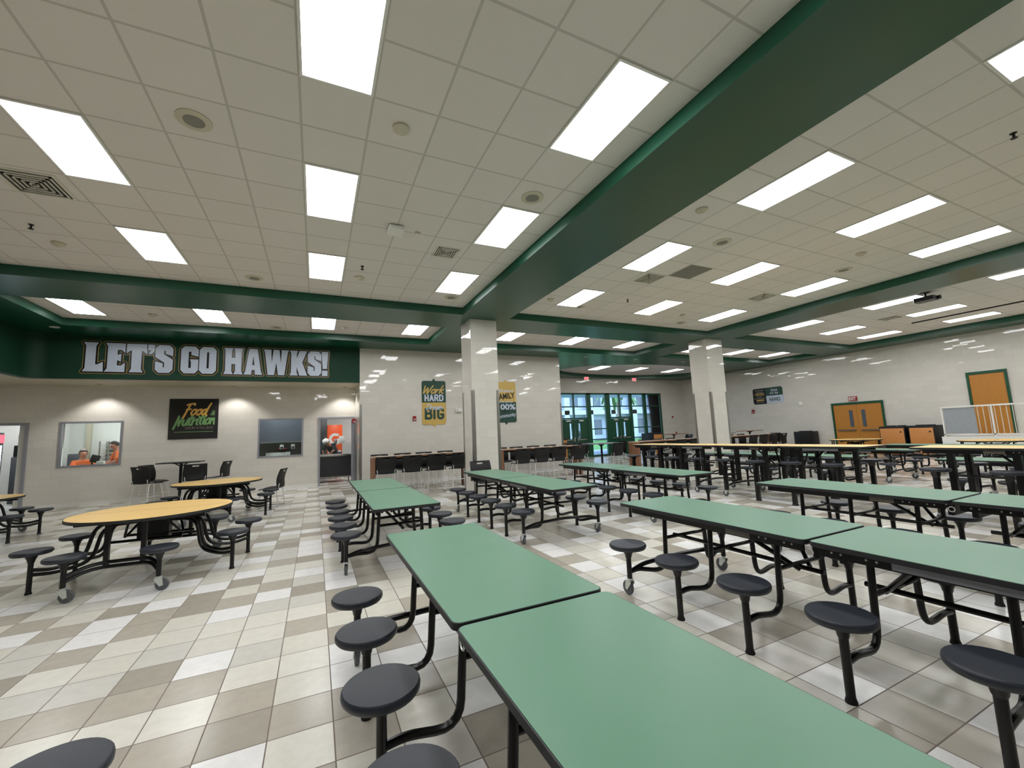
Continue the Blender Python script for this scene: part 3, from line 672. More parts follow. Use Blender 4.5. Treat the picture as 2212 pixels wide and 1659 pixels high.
MB().box(.09, .9, -.004, .004, .3, 2.1).build('pane', 'glass', lf, smooth=False); MB().tube([(.85, -.02, 1.0), (.85, -.08, 1.0), (.72, -.08, 1.0)], .012).build('door_handle', 'steel', lf); MB().box(.05, .32, -.08, -.02, 2.12, 2.19).build('closer', 'zinc', lf, smooth=False)
o = struct(D.objects.new('door_2', None), 'wide grey framed opening to the vending room'); COL.objects.link(o)
m = MB(); m.box(-7.05, -6.98, YS-.03, YS+.2, 0, 2.31); m.box(-8.1, -7.05, YS-.03, YS+.2, 2.25, 2.31); m.build('frame', 'alum', o, smooth=False)

# kitchen rooms behind
ky = YS+.18
struct(MB().box(-.3, 3.2, 20.6, 20.7, 0, 3.2).build('wall_kitchen', 'white', smooth=False), 'white kitchen wall behind the drink cooler')
struct(MB().box(-7.25, -3.3, 18.3, 18.4, 0, 3.2).build('wall_office', 'white', smooth=False), 'white office wall behind the first window')
struct(MB().box(-3.3, -.3, 18.3, 18.4, 0, 3.2).build('wall_servery', 'grey', smooth=False), 'wall behind the serving counter, greyed to stand for the dim room')  # dimness of the servery put into the wall colour as grey
struct(MB().box(-9.8, -7.25, 18.9, 19.0, 0, 3.2).build('wall_vending', 'white', smooth=False), 'white wall behind the vending machine')
struct(MB().box(-9.8, 3.2, ky, 20.7, 3.0, 3.1).build('trim_4', 'white', smooth=False), 'white kitchen ceiling')
struct(MB().box(3.1, 3.2, ky+.02, 20.6, 0, 3.0).box(-9.8, -9.7, ky-.2, 18.9, 0, 3.0).box(-9.8, -8.3, ky-.2, ky, 0, 3.0).build('wall_kitchen_side', 'white', smooth=False), 'white kitchen side walls')
struct(MB().box(-9.8, 3.2, 20.0, 20.7, -.1, 0).box(-9.8, -8.1, ky-.2, 20.0, -.1, 0).build('floor_kitchen', 'floor', smooth=False), 'kitchen floor')
struct(MB().box(-7.25, -7.15, ky+.02, 18.3, 0, 3.0).box(-3.4, -3.3, ky+.02, 18.3, 0, 3.0).box(-.3, -.2, ky+.02, 20.6, 0, 3.0).build('wall_kitchen_partition', 'white', smooth=False), 'white partitions between the kitchen rooms')
tag(MB().box(-6.72, -6.62, 18.1, 18.22, 0, 3.0).build('post', 'cream', smooth=False), 'beige square post in the office behind the first window', 'post')
t = thing('roller_shutter', (-1.15, 17.3, 1.55), 'grey roller shutter behind the serving window', 'shutter'); m = MB()
for k in range(20): m.box(-.95, .83, 0, .03, k*.05, k*.05+.045)
m.build('slat', 'shutter', t, smooth=False); MB().box(-.95, .83, -.02, .05, -.05, 0).build('bottom_bar', 'steel', t, smooth=False); MB().box(-1.0, .84, -.06, .1, 1.0, 1.3).build('housing', 'shutter', t, smooth=False)
t = thing('serving_counter', (-1.25, 17.55, 0), 'stainless serving counter with a sloping hood behind the serving window', 'counter')
MB().box(-.9, .75, -.35, .35, 0, .86).build('cabinet', 'fridge', t, smooth=False); MB().box(-.95, .8, -.4, .4, .86, .92, .01).build('counter_top', 'steel', t)
MB().prism([(-.38, .921), (.35, .921), (.35, 1.16), (0, 1.26), (-.3, 1.16)], -.35, .42, Matrix(((0, 0, 1, 0), (1, 0, 0, 0), (0, 1, 0, 0), (0, 0, 0, 1)))).build('hood', 'steel', t)
t = thing('price_card', (-1.09, 17.0, 1.28), 'small framed card in the serving window, further from the kitchen door', 'card', 'cards over the serving counter'); MB().box(-.06, .06, 0, .01, 0, .15).build('card', 'white', t, smooth=False); MB().box(-.045, .045, -.004, 0, .01, .08).build('print', 'fridge', t, smooth=False); MB().tube([(0, .005, .15), (0, .005, .3)], .004, 6).build('hanger', 'steel', t)
copy_tree(t, (-.74, 17.0, 1.28), label='small framed card in the serving window, closer to the kitchen door')
tag(MB().box(-1.25, -.95, 17.35, 17.6, 1.265, 1.3, .01).build('tray', 'red'), 'red tray lying on the counter hood', 'tray')
t = thing('serving_cart', (.55, 17.1, 0), 'black fronted serving cart with a steel top inside the kitchen door', 'cart')
MB().box(-.7, .7, -.3, .35, .2, .92).build('body', 'fridge', t, smooth=False); MB().box(-.75, .75, -.38, .4, .92, 1.0, .012).build('top', 'steel', t); MB().box(-.71, .71, -.31, .36, .16, .2).build('skirt', 'steel', t, smooth=False)
for x in (-.55, .57):
    c = MB().lathe([(.06, -.015), (.06, .015)], c=(x, -.22, .06), axis='x').build('caster', 'rubber', t); MB().box(x-.03, x+.03, -.25, -.19, .1, .16).build('fork', 'zinc', c, smooth=False)
MB().box(-.68, .68, .2, .206, 1.0, 1.36).build('sneeze_guard', 'glass', t, smooth=False); MB().tube([(-.7, .2, 1.0), (-.7, .2, 1.38), (.7, .2, 1.38), (.7, .2, 1.0)], .009).build('guard_rail', 'steel', t)
tag(MB().box(.8, 1.0, 17.29, 17.31, 1.39, 1.66, .004).build('framed_notice', 'white'), 'framed white notice standing on the sneeze guard', 'notice'); tag(MB().box(.62, .74, 17.29, 17.31, 1.39, 1.56, .004).build('price_label', 'steel'), 'small grey label holder standing beside the framed notice', 'label')
t = thing('drink_cooler', (.7, 18.9, 0), 'orange drink cooler with a big white curved letter inside the kitchen door', 'cooler')
MB().box(-.28, .29, -.3, .35, .1, 2.14, .02).build('body', 'orange', t); MB().box(-.24, .25, -.32, -.3, .3, 1.1, .01).build('door', 'white', t)
g = [(0+1.0*math.cos(a), math.sin(a)) for a in [PI*(.25+1.5*k/20) for k in range(21)]] + [(.72, -.72), (.72, .05), (.1, .05), (.1, -.25), (.35, -.25), (.35, -.45)] + [(.55*math.cos(a), .55*math.sin(a)) for a in [PI*(1.55-1.25*k/16) for k in range(17)]]
plate('letter_mark', 'white', t, [[(x*.24+.02, z*.24+1.56) for x, z in g]], depth=.006, Mx=Matrix.Translation((0, -.3, 0)) @ YW)
t = thing('refrigerator', (.2, 19.0, 0), 'dark tall refrigerator at the edge of the kitchen door view', 'refrigerator'); MB().box(-.3, .2, -.4, .4, 0, 2.5, .02).build('body', 'fridge', t); MB().tube([(.14, -.42, .9), (.14, -.45, 1.0), (.14, -.45, 1.6), (.14, -.42, 1.7)], .012).build('handle', 'steel', t)
t = thing('desk', (-5.95, 16.6, 0), 'dark desk in the office behind the first window', 'desk'); MB().box(-.75, .7, -.25, .25, 1.0, 1.05, .008).build('top', 'fridge', t)
for x in (-.7, .65):
    for y in (-.2, .2): MB().box(x-.02, x+.02, y-.02, y+.02, 0, 1.0).build('leg', 'bmet', t, smooth=False)
t = thing('monitor', (-6.02, 16.68, 1.05), 'dark tilted screen on the office desk', 'monitor', rz=.2); MB().box(-.1, .1, -.01, .01, .1, .32, .005).xf(Matrix.Rotation(.3, 4, 'Y')).build('screen', 'blk', t); MB().tube([(0, 0, .02), (0, .02, .15)], .02).build('stand', 'bmet', t); MB().box(-.06, .06, -.05, .05, 0, .02).build('base', 'bmet', t, smooth=False)
tag(MB().box(-5.88, -5.72, 16.55, 16.7, 1.05, 1.18, .01).build('paper_box', 'white'), 'small white box on the office desk', 'box')
t = thing('tray_rack', (-6.14, 18.0, 0), 'white tray rack standing in the office', 'rack')
for x in (-.11, .11):
    for y in (-.25, .25): MB().box(x-.015, x+.015, y-.015, y+.015, 0, 1.78).build('upright', 'steel', t, smooth=False)
for k in range(12): MB().box(-.11, .11, -.25, .25, .22+k*.13, .24+k*.13).build('tray', 'zinc', t, smooth=False)
t = thing('office_chair', (-6.85, 17.62, 0), 'grey high backed office chair behind the seated person', 'chair'); MB().box(-.14, .25, .1, .2, .6, 1.42, .03).build('backrest', 'jean', t); MB().box(-.14, .25, -.25, .1, .5, .6, .03).build('seat', 'jean', t); MB().tube([(.05, -.05, .05), (.05, -.05, .5)], .03).build('column', 'bmet', t)
for k in range(5): MB().tube([(.05, -.05, .09), (.05+.24*math.cos(k*1.257), -.05+.24*math.sin(k*1.257), .03)], .02).build('leg', 'bmet', t)
tag(MB().box(-6.0, -5.3, 18.05, 18.29, 1.74, 1.78).build('wall_shelf', 'white', smooth=False), 'white shelf on the office wall above the standing person', 'shelf')
t = thing('vending_machine', (-8.6, 16.9, 0), 'vending machine with a lit front and a red header behind the side opening', 'vending machine', rz=PI/2)
MB().box(-.4, .4, -.4, .4, .02, 2.12, .02).build('cabinet', 'fridge', t); MB().box(-.36, .28, -.425, -.4, .3, 1.75).build('lit_front', 'screen', t, smooth=False); MB().box(-.36, .36, -.425, -.4, 1.82, 2.06).build('header', 'pinklit', t, smooth=False)
m = MB()
for k in range(6): m.box(-.36, .28, -.44, -.425, .45+k*.2, .47+k*.2)
m.build('shelf', 'steel', t, smooth=False)
struct(MB().box(-8.02, -7.8, 17.55, 17.6, 0, 2.06).build('door_3', 'dgreen', smooth=False), 'narrow green door inside the vending room')
tag(MB().box(-8.36, -8.08, 18.1, 18.4, 1.4, 1.75, .02).build('trash_bag', 'blk'), 'black bag on a stand in the vending room', 'bag'); tag(MB().box(-8.4, -8.05, 18.1, 18.5, 0, 1.4, .02).build('utility_cabinet', 'jean'), 'grey cabinet under the black bag in the vending room', 'cabinet')

# ------------------------------------------------------------------ entry glazing
Yg = Y1+.06
o = struct(D.objects.new('window_3', None), 'tall dark green entry glazing with two pairs of doors'); COL.objects.link(o)
V = [(11.2, 11.3), (12.1, 12.2), (13.88, 14.16), (15.2, 15.52), (16.98, 17.18), (18.06, 18.28), (19.36, 19.46)]
m = MB()
for a, b in V: m.box(a, b, Yg, Yg+.12, 0, EZ)
for a, b in ((12.96, 13.04), (16.2, 16.28)): m.box(a, b, Yg, Yg+.12, 2.16, EZ)
m.box(11.2, 19.46, Yg, Yg+.12, EZ-.08, EZ); m.box(11.2, 19.46, Yg+.01, Yg+.11, 2.8, 2.86)
for a, b in ((12.2, 13.88), (15.52, 16.98)): m.box(a, b, Yg+.005, Yg+.115, 2.13, 2.21)
for a, b in ((14.16, 15.2), (17.18, 18.06), (18.28, 19.36), (11.3, 12.1)):
    m.box(a, b, Yg+.01, Yg+.11, 1.52, 1.58); m.box(a, b, Yg+.01, Yg+.11, .93, .99); m.box(a, b, Yg+.01, Yg+.11, 0, .1)
m.build('mullion', 'dgreen', o, smooth=False)
for a, b in ((12.2, 12.96), (13.04, 13.88), (15.52, 16.2), (16.28, 16.98)):
    for z0, z1 in ((2.21, 2.8), (2.86, 3.52)): MB().box(a, b, Yg+.05, Yg+.056, z0, z1).build('pane', 'glass', o, smooth=False)
for a, b in ((14.16, 15.2), (17.18, 18.06), (18.28, 19.36), (11.3, 12.1)):
    for z0, z1 in ((.1, .93), (.99, 1.52), (1.58, 2.8), (2.86, 3.52)): MB().box(a, b, Yg+.05, Yg+.056, z0, z1).build('pane', 'glass', o, smooth=False)
for n_, (a, b, flip) in enumerate(((12.21, 13.03, 1), (13.05, 13.87, 0), (15.53, 16.24, 1), (16.26, 16.97, 0))):
    d = struct(D.objects.new('door_%d' % (4+n_), None), 'dark green entry door leaf with a narrow glass light and a push bar'); COL.objects.link(d); d.location = (a, Yg+.03, 0); w = b-a
    gx = w-.34 if flip else .2
    link('leaf', curve_mesh('leaf', 'dgreen', [rect(0, w, .01, 2.12), rect(gx, gx+.14, 1.05, 1.9)], depth=.05, Mx=Matrix.Translation((0, .05, 0)) @ YW), d)
    MB().box(gx, gx+.14, .02, .026, 1.05, 1.9).build('pane', 'glass', d, smooth=False)
    MB().box(.06, w-.06, -.06, -.02, .96, 1.02, .01).build('push_bar', 'steel', d); MB().box((w-.14) if flip else .06, (w-.06) if flip else .14, -.07, 0, .9, 1.12, .01).build('latch', 'steel', d)
    MB().box(w*.3, w*.3+.3, -.05, 0, 2.0, 2.08, .008).build('closer', 'zinc', d)

# outdoors beyond the glazing
tag(MB().box(-10, 60, 20.0, 26.5, -.12, -.02).build('walkway', 'concrete', smooth=False), 'pale concrete walkway outside the entry glazing', 'walkway', kind='structure')
tag(MB().box(-20, 90, 26.5, 60, -.14, -.04).build('lawn', 'grass', smooth=False), 'green lawn outside the entry', 'lawn', kind='stuff')
struct(MB().box(6, 30, 19.75, 26, 3.95, 4.15).build('trim_5', 'stucco', smooth=False), 'covered walk canopy outside the entry')
b = thing('building', (38, 50, 0), 'white two storey school building with dark openings across the lawn', 'building')
MB().box(-16, 22, 0, 8, 0, 8.5).build('wall', 'stucco', b, smooth=False); MB().box(-16.3, 22.3, -1.4, 8, 8.5, 9).build('roof', 'stucco', b, smooth=False)
for k in range(9): MB().box(-15+k*4, -14.2+k*4, -1.3, -.5, 0, 8.5).build('pillar', 'stucco', b, smooth=False)
MB().box(-16, 22, -1.3, 0, 3.7, 4.3).build('gallery', 'stucco', b, smooth=False)
for k in range(9):
    for z in (.8, 5.0): MB().box(-13.2+k*4, -11.9+k*4, -.06, 0, z, z+2.2).build('window', 'wing', b, smooth=False)
for i, (px, py, h) in enumerate(((25.6, 31, 6.2), (31.5, 38, 7.6))):
    p = thing('palm_tree', (px, py, -.035), ['leaning palm tree in front of the building, closer to the doors', 'taller palm tree deeper in the lawn'][i], 'tree', 'palms on the lawn')
    MB().tube([(0, 0, 0), (.1, 0, h*.5), (.0, 0, h)], .22, 10, r2=.14).build('trunk', 'bark', p)
    m = MB()
    for k in range(26):
        a = k*2.399; el = .9-1.5*(k/26); L = 2.3; P = []
        for j in range(7):
            s_ = j/6; P.append(Vector((math.cos(a)*L*s_*math.cos(el*.5), math.sin(a)*L*s_*math.cos(el*.5), h+L*(s_*math.sin(el)-s_*s_*.75))))
        sd = Vector((-math.sin(a), math.cos(a), 0))
        for j in range(6):
            w0, w1 = .34*math.sin(PI*(j+.3)/6.6), .34*math.sin(PI*(j+1.3)/6.9)
            for s2 in (-1, 1):
                m.quad([P[j], P[j+1], P[j+1]+sd*s2*w1-Vector((0, 0, w1*.5)), P[j]+sd*s2*w0-Vector((0, 0, w0*.5))])
    m.build('frond', 'palm', p)
t = thing('trash_bin', (17.4, 25.2, -.02), 'dark outdoor bin on the walkway seen through the tall window', 'bin'); MB().box(-.3, .3, -.3, .3, 0, 1.2, .03).build('body', 'blk', t); MB().box(-.32, .32, -.32, .32, 1.2, 1.5, .05).build('lid', 'blk', t)

# ------------------------------------------------------------------ stage side: doors, landing, cabinets
def ydoor(nm, y0, y1, z0, z1, label, two):
    d = struct(D.objects.new(nm, None), label); COL.objects.link(d); d.location = (X1, y1, z0); w = y1-y0; h = z1-z0
    link('frame', curve_mesh('frame', 'dgreen', [[(0, 0), (.07, 0), (.07, h-.1), (w-.07, h-.1), (w-.07, 0), (w, 0), (w, h), (0, h)]], depth=.06, Mx=XW), d)
    ls = [(.07, w/2-.003), (w/2+.003, w-.07)] if two else [(.07, w-.07)]
    for i, (a, b) in enumerate(ls):
        g = link('leaf', curve_mesh('leaf', 'wood_o', [rect(a, b, .01, h-.1)], depth=.035, Mx=XW), d)
        if two:
            gx = b-.3 if i == 0 else a+.16
            link('vision_light', curve_mesh('vision_light', 'wing', [rect(gx, gx+.14, h-1.08, h-.35)], depth=.006, Mx=Matrix.Translation((-.035, 0, 0)) @ XW), g)
            MB().box(-.09, -.035, -b+.1, -a-.1, 1.0, 1.05).build('push_bar', 'steel', g, smooth=False)
        else:
            MB().tube([(-.035, -b+.12, 1.0), (-.1, -b+.12, 1.0), (-.1, -b+.25, 1.0)], .012).build('door_handle', 'steel', g)
ydoor('door_8', 9.05, 10.98, 0, 2.25, 'double yellow wooden doors in a green frame with narrow lights', True)
ydoor('door_9', 5.50, 6.50, .77, 3.01, 'single yellow wooden door in a green frame above the landing', False)
tag(MB().box(19.9, X1-.002, 1.5, 6.9, 0, .765).build('stage_landing', 'white', smooth=False), 'raised white landing in front of the single yellow door', 'landing', kind='structure')
t = thing('guard_rail', (19.96, 0, .765), 'white metal guard rail with grey panels and balusters on the landing', 'railing')
MB().box(-.03, .03, 1.6, 6.85, .99, 1.04).build('top_rail', 'white', t, smooth=False); MB().box(-.02, .02, 1.6, 6.85, .05, .09).build('bottom_rail', 'white', t, smooth=False)
for y in (6.82, 5.62, 4.7, 3.2, 1.63): MB().box(-.02, .02, y-.02, y+.02, 0, .99).build('post', 'white', t, smooth=False)
for a, b in ((6.0, 6.78), (2.0, 4.5)): MB().box(-.006, .006, a, b, .1, .98).build('infill_panel', 'frost', t, smooth=False)
for k in range(10): MB().box(-.008, .008, 5.93-k*.13, 5.945-k*.13, .09, .99).build('baluster', 'offw', t, smooth=False)
def cabinet(x, y, w, d, h, label, rz=0., front=True):
    """black sided trash cabinet whose oak door faces local -y"""
    t = thing('trash_cabinet', (x, y, 0), label, 'cabinet', 'oak fronted trash cabinets', rz)
    MB().box(-w/2, w/2, -d/2, d/2, .05, h, .006).build('body', 'blk', t); MB().box(-w/2+.04, w/2-.04, -d/2+.03, d/2-.03, 0, .05).build('plinth', 'dark', t, smooth=False)
    if front:
        dd = MB().box(-w/2+.03, w/2-.03, -d/2-.02, -d/2, .08, h-.08, .004).build('door', 'wood_c', t); MB().lathe([(.025, 0), (.025, -.02), (0, -.022)], c=(w/2-.12, -d/2-.02, h-.22), axis='y').build('knob', 'blk', dd)
    m = MB(); 
    for x_ in (-w*.2, w*.2): m.rbox(x_-.12, x_+.12, -.12, .12, h, h+.03, .05)
    m.build('lid_rim', 'blk', t)
cabinet(20.82, 8.5, .8, .8, 1.16, 'oak fronted trash cabinet closer to the double yellow doors', -PI/2); cabinet(20.82, 7.62, .74, .8, 1.16, 'oak fronted trash cabinet closer to the white landing', -PI/2)
cabinet(20.98, 12.0, .7, .7, 1.02, 'plain black cabinet against the stage side wall by the chair row', PI/2, False)
cabinet(16.62, 17.45, .66, .9, 1.2, 'oak fronted trash cabinet in front of the entry glazing'); cabinet(10.5, 17.3, .7, .7, 1.15, 'oak fronted trash cabinet half hidden by the end of the tiled wall')
# ------------------------------------------------------------------ folding stool tables
SEAT = {}
def seat_mesh(z):
    if z not in SEAT:
        r = .165
        SEAT[z] = MB().lathe([(r*.55, z-.045), (r*.93, z-.042), (r*.99, z-.03), (r, z-.018), (r*.985, z-.006), (r*.95, z), (r*.8, z-.003), (0, z-.007)], n=36).mesh('stool_seat', 'seat')
    return SEAT[z]
def fold_table(name, label, L=3.66, W=.75, H=.74, zs=.455, n=6, lam='lam_g', high=False):
    t = thing(name, (0, 0, 0), label, 'table'); hw = W/2; hl = L/2; pr = .042 if high else .023; xo = .6 if high else .62
    for s in (-1, 1):
        y0, y1 = (.011, hl) if s > 0 else (-hl, -.011)
        tp = MB().rbox(-hw+.005, hw-.005, y0+.005, y1-.005, H-.028, H+.0008, .035).build('tabletop', lam, t)
        MB().rbox(-hw, hw, y0, y1, H-.03, H-.001, .04).build('edge_band', 'edge', tp)
        for q in (-1, 1):
            a = q*(hw-.06); ap = MB().box(a-.012, a+.012, s*.05 if s > 0 else -hl+.14, hl-.14 if s > 0 else -.05, H-.085, H-.03).build('apron', 'bmet', t, smooth=False)
            m = MB()
            for y in (.12, .17, .3, .35): m.lathe([(.007, a+q*.012), (.005, a+q*.0145), (0, a+q*.015)], c=(0, s*y, H-.055), n=8, axis='x')
            m.build('rivet', 'zinc', ap)
            y0_, y1_ = (.42, .62) if s > 0 else (-1.0, -.42)
            MB().box(a+q*.012 if q > 0 else a-.014, a+.014 if q > 0 else a+q*.012, y0_, y1_, H-.078, H-.036).build('label_strip', 'pgrey' if s > 0 else 'alum', ap, smooth=False)
    ys = [(-(n-1)/2+k)*(.69 if high else .575) for k in range(n)]
    for s in (-1, 1):
        for k, y in enumerate(ys):
            end = k in (0, n-1); o = link('stool', seat_mesh(zs), t, (s*xo, y, 0))
            m = MB(); z0 = .13 if end else .012
            if high: m.box(-pr, pr, -pr*.7, pr*.7, z0, zs-.12, .008); m.prism([(-pr, zs-.12), (pr, zs-.12), (.08, zs-.045), (-.08, zs-.045)], -pr*.7, pr*.7, Matrix(((1, 0, 0, 0), (0, 0, 1, 0), (0, 1, 0, 0), (0, 0, 0, 1))))
            else:
                m.tube([(0, 0, z0), (0, 0, zs-.05)], pr, 12); m.lathe([(pr*1.05, zs-.13), (pr*1.25, zs-.12), (pr*1.4, zs-.1), (.055, zs-.055), (.08, zs-.044)], n=14)
            m.build('stool_post', 'bmet', o)
            if not end: MB().lathe([(pr*1.28, 0), (pr*1.28, .008), (pr*1.1, .02), (pr, .03)], n=14).build('foot', 'blk', o)
            yi = y*(.93 if end else .97)
            zz = .2 if not high else .32
            MB().tube([(s*(hw-.13), yi, H-.06), (s*(hw-.1), yi, zz-.02), (s*(xo-.1), y, zz+.015), (s*xo, y, zz)], .02 if not high else .024, 10, fil=.15).build('frame_tube', 'bmet', t)
            if end:
                c = MB().lathe([(.058, -.014), (.062, -.008), (.062, .008), (.058, .014)], c=(s*xo+.0, y+.03, .062), axis='x', n=24).build('caster', 'rubber', t)
                MB().lathe([(.028, .13), (.032, .142), (.02, .15)], c=(s*xo, y, 0), n=16).prism([(y-.03, .13), (y+.035, .13), (y+.045, .055), (y+.02, .045), (y-.03, .11)], s*xo-.024, s*xo-.017, Matrix(((0, 0, 1, 0), (1, 0, 0, 0), (0, 1, 0, 0), (0, 0, 0, 1)))).prism([(y-.03, .13), (y+.035, .13), (y+.045, .055), (y+.02, .045), (y-.03, .11)], s*xo+.017, s*xo+.024, Matrix(((0, 0, 1, 0), (1, 0, 0, 0), (0, 1, 0, 0), (0, 0, 0, 1)))).build('fork', 'zinc', c)
    for y in (ys[0], ys[-1]):
        MB().tube([(-xo, y, .2), (-xo+.16, y, .25), (0, y*.99, .27), (xo-.16, y, .25), (xo, y, .2)], .02, 10, fil=.1).build('end_bar', 'bmet', t)
    for k, y in enumerate(ys):
        yy = y*(.93 if k in (0, n-1) else .97); MB().tube([(-hw+.11, yy, H*.64), (hw-.11, yy, H*.64)], .016, 8).build('cross_bar', 'bmet', t)
        if high: 
            for s in (-1, 1): MB().box(s*(hw-.1)-.036, s*(hw-.1)+.036, yy-.036, yy+.036, zs*.4, H-.03).build('upright', 'bmet', t, smooth=False)
    for s in (-1, 1):
        MB().tube([(0, s*.12, H*.6), (0, s*(hl-.35), H*.6)], .017, 8).build('rail', 'bmet', t)
        for q in (-1, 1): MB().tube([(q*(hw-.09), s*.5, H-.06), (q*.06, s*.25, H*.6)], .016, 8).build('brace', 'bmet', t)
        MB().box(-.14, .14, min(s*.06, s*.1), max(s*.06, s*.1), H*.78, H-.08).build('hinge_box', 'bmet', t, smooth=False)
        MB().tube([(s*(hw-.03), .0+.022*math.cos(a*PI/6), H-.075+.022*math.sin(a*PI/6)) for a in range(13)], .004, 6).build('latch_ring', 'chrome', t)
    return t
GT = 'green twelve stool folding tables'
green = [ # centre x, centre y, rotation, label
 (.890, 1.715, .00, 'green stool table in front of the camera, its seam nearest the viewer'),
 (.945, 6.64, .0, 'green stool table standing just past the closest one, towards the kitchen door'),
 (3.225, 1.715, .00, 'green stool table with clear rivets and stools along both sides, beside the closest one'),
 (3.185, 6.66, .0, 'green stool table ending beside the black chair and the first column'),
 (5.51, 6.65, .0, 'green stool table lit bluish by the entry doors, ending beside the second bar'),
 (5.50, 1.80, .0, 'green stool table directly before the high yellow tables'),
 (10.15, 6.62, 0, 'green stool table glimpsed beneath the high yellow tables, entry side'),
 (10.25, 1.75, 0, 'green stool table glimpsed beneath the second high yellow table'),
 (12.65, 6.6, 0, 'green stool table in the second row beyond the high yellow tables, entry side'),
 (12.7, 1.7, 0, 'green stool table in the second row beyond the high yellow tables, landing side'),
 (15.0, 4.6, 0, 'green stool table farthest off, before the oak trash cabinets')]
gt = fold_table('stool_table', green[0][3]); gt['group'] = GT
for i, (x, y, rz, l) in enumerate(green):
    if i == 0: gt.location = (x, y, 0); gt.rotation_euler.z = rz
    else: copy_tree(gt, (x, y, 0), rz, l)
ht = fold_table('high_stool_table', 'high yellow stool table in the middle of its row, seam towards the landing', 2.77, .76, 1.045, .775, 4, 'lam_y2', True); ht['group'] = 'high yellow eight stool tables'
ht.location = (8.45, 5.16, 0)
copy_tree(ht, (8.45, 7.96, 0), 0, 'high yellow stool table closest to the entry doors'); copy_tree(ht, (8.45, 1.81, 0), 0, 'high yellow stool table standing apart, before the white landing')

def round_table(label):
    t = thing('round_stool_table', (0, 0, 0), label, 'table', 'round yellow eight stool tables'); H = .74; R = .8
    for s in (-1, 1):
        h1 = [((R-.006)*math.cos(a*PI/28), s*((R-.006)*math.sin(a*PI/28)*.99+.007)) for a in range(29)]
        h2 = [(R*math.cos(a*PI/28), s*(R*math.sin(a*PI/28)*.998+.0025)) for a in range(29)]
        if s < 0: h1, h2 = h1[::-1], h2[::-1]
        tp = MB().prism(h1, H-.03, H+.0008).build('tabletop', 'lam_y', t); MB().prism(h2, H-.034, H-.001).build('edge_band', 'edge', tp)
        MB().box(-.62, .62, s*.34-.015, s*.34+.015, H-.09, H-.034).build('apron', 'bmet', t, smooth=False)
        # pair on casters, joined by a doubled bar with two uprights
        for dz, r_in in ((0, .70), (.045, .69)):
            MB().tube([(-.39, s*.92, .2+dz), (-.3, s*.8, .25+dz), (-.2, s*r_in, .26+dz), (.2, s*r_in, .26+dz), (.3, s*.8, .25+dz), (.39, s*.92, .2+dz)], .019, 10, fil=.1).build('end_bar', 'bmet', t)
        for x in (-.16, .16): MB().box(x-.022, x+.022, s*.69-.018, s*.69+.018, .27, H-.034).build('upright', 'bmet', t, smooth=False)
        for q in (-1, 1):
            MB().tube([(q*.05, s*.1, H-.1), (q*.5, s*.16, H-.1), (q*.58, s*.2, .26), (q*.8, s*.32, .22), (q*.93, s*.39, .25)], .02, 10, fil=.13).build('frame_tube', 'bmet', t)
            MB().tube([(q*.05, s*.05, H-.12), (q*.46, s*.1, H-.14), (q*.53, s*.14, .22), (q*.78, s*.28, .17), (q*.93, s*.39, .2)], .02, 10, fil=.13).build('frame_tube', 'bmet', t)
    k = 0
    for x, y, c in ((-.39, -.92, 1), (.39, -.92, 1), (-.39, .92, 1), (.39, .92, 1), (-.93, -.39, 0), (-.93, .39, 0), (.93, -.39, 0), (.93, .39, 0)):
        o = link('stool', seat_mesh(.455), t, (x, y, 0)); z0 = .13 if c else .012
        MB().tube([(0, 0, z0), (0, 0, .405)], .023, 12).lathe([(.024, .32), (.03, .335), (.034, .355), (.055, .4), (.08, .411)], n=14).build('stool_post', 'bmet', o)
        if not c: MB().lathe([(.03, 0), (.03, .008), (.025, .02), (.023, .03)], n=14).build('foot', 'blk', o)
        else:
            w = MB().lathe([(.058, -.014), (.062, -.008), (.062, .008), (.058, .014)], c=(x+.035, y, .062), axis='y', n=24).build('caster', 'rubber', t)
            MB().lathe([(.028, .13), (.032, .142), (.02, .15)], c=(x, y, 0), n=16).prism([(x-.03, .13), (x+.04, .13), (x+.05, .055), (x+.02, .045), (x-.03, .11)], -y+.017, -y+.024, Matrix(((1, 0, 0, 0), (0, 0, -1, 0), (0, 1, 0, 0), (0, 0, 0, 1)))).prism([(x-.03, .13), (x+.04, .13), (x+.05, .055), (x+.02, .045), (x-.03, .11)], -y-.024, -y-.017, Matrix(((1, 0, 0, 0), (0, 0, -1, 0), (0, 1, 0, 0), (0, 0, 0, 1)))).build('fork', 'zinc', w)
    for y in (-.2, .2): MB().tube([(-.35, y, .42), (.35, y, .42)], .016, 8).build('cross_bar', 'bmet', t)
    MB().box(-.16, .16, -.05, .05, .38, H-.1).build('hinge_box', 'bmet', t, smooth=False)
    for q in (-1, 1): MB().tube([(q*.16, -.25, H-.06), (q*.3, 0, .42), (q*.16, .25, H-.06)], .014, 8, fil=.05).build('brace', 'bmet', t)
    return t
rt = round_table('round yellow stool table standing alone on the open floor, whole in view'); rt.location = (-1.80, 6.76, 0); rt.rotation_euler.z = -.09
for x, y, rz, l in ((-1.86, 10.85, -.03, 'round yellow stool table close to the cafe chairs by the serving wall'), (-5.6, 10.7, -.06, 'round yellow stool table cut by the picture edge, before the vending room'),
                    (-1.64, 1.50, .164, 'round table of which one stool shows at the bottom edge of the picture'), (18.7, 8.95, .3, 'round yellow table before the double yellow doors'), (17.75, 5.0, .2, 'round yellow table before the white landing')):
    copy_tree(rt, (x, y, 0), rz, l)

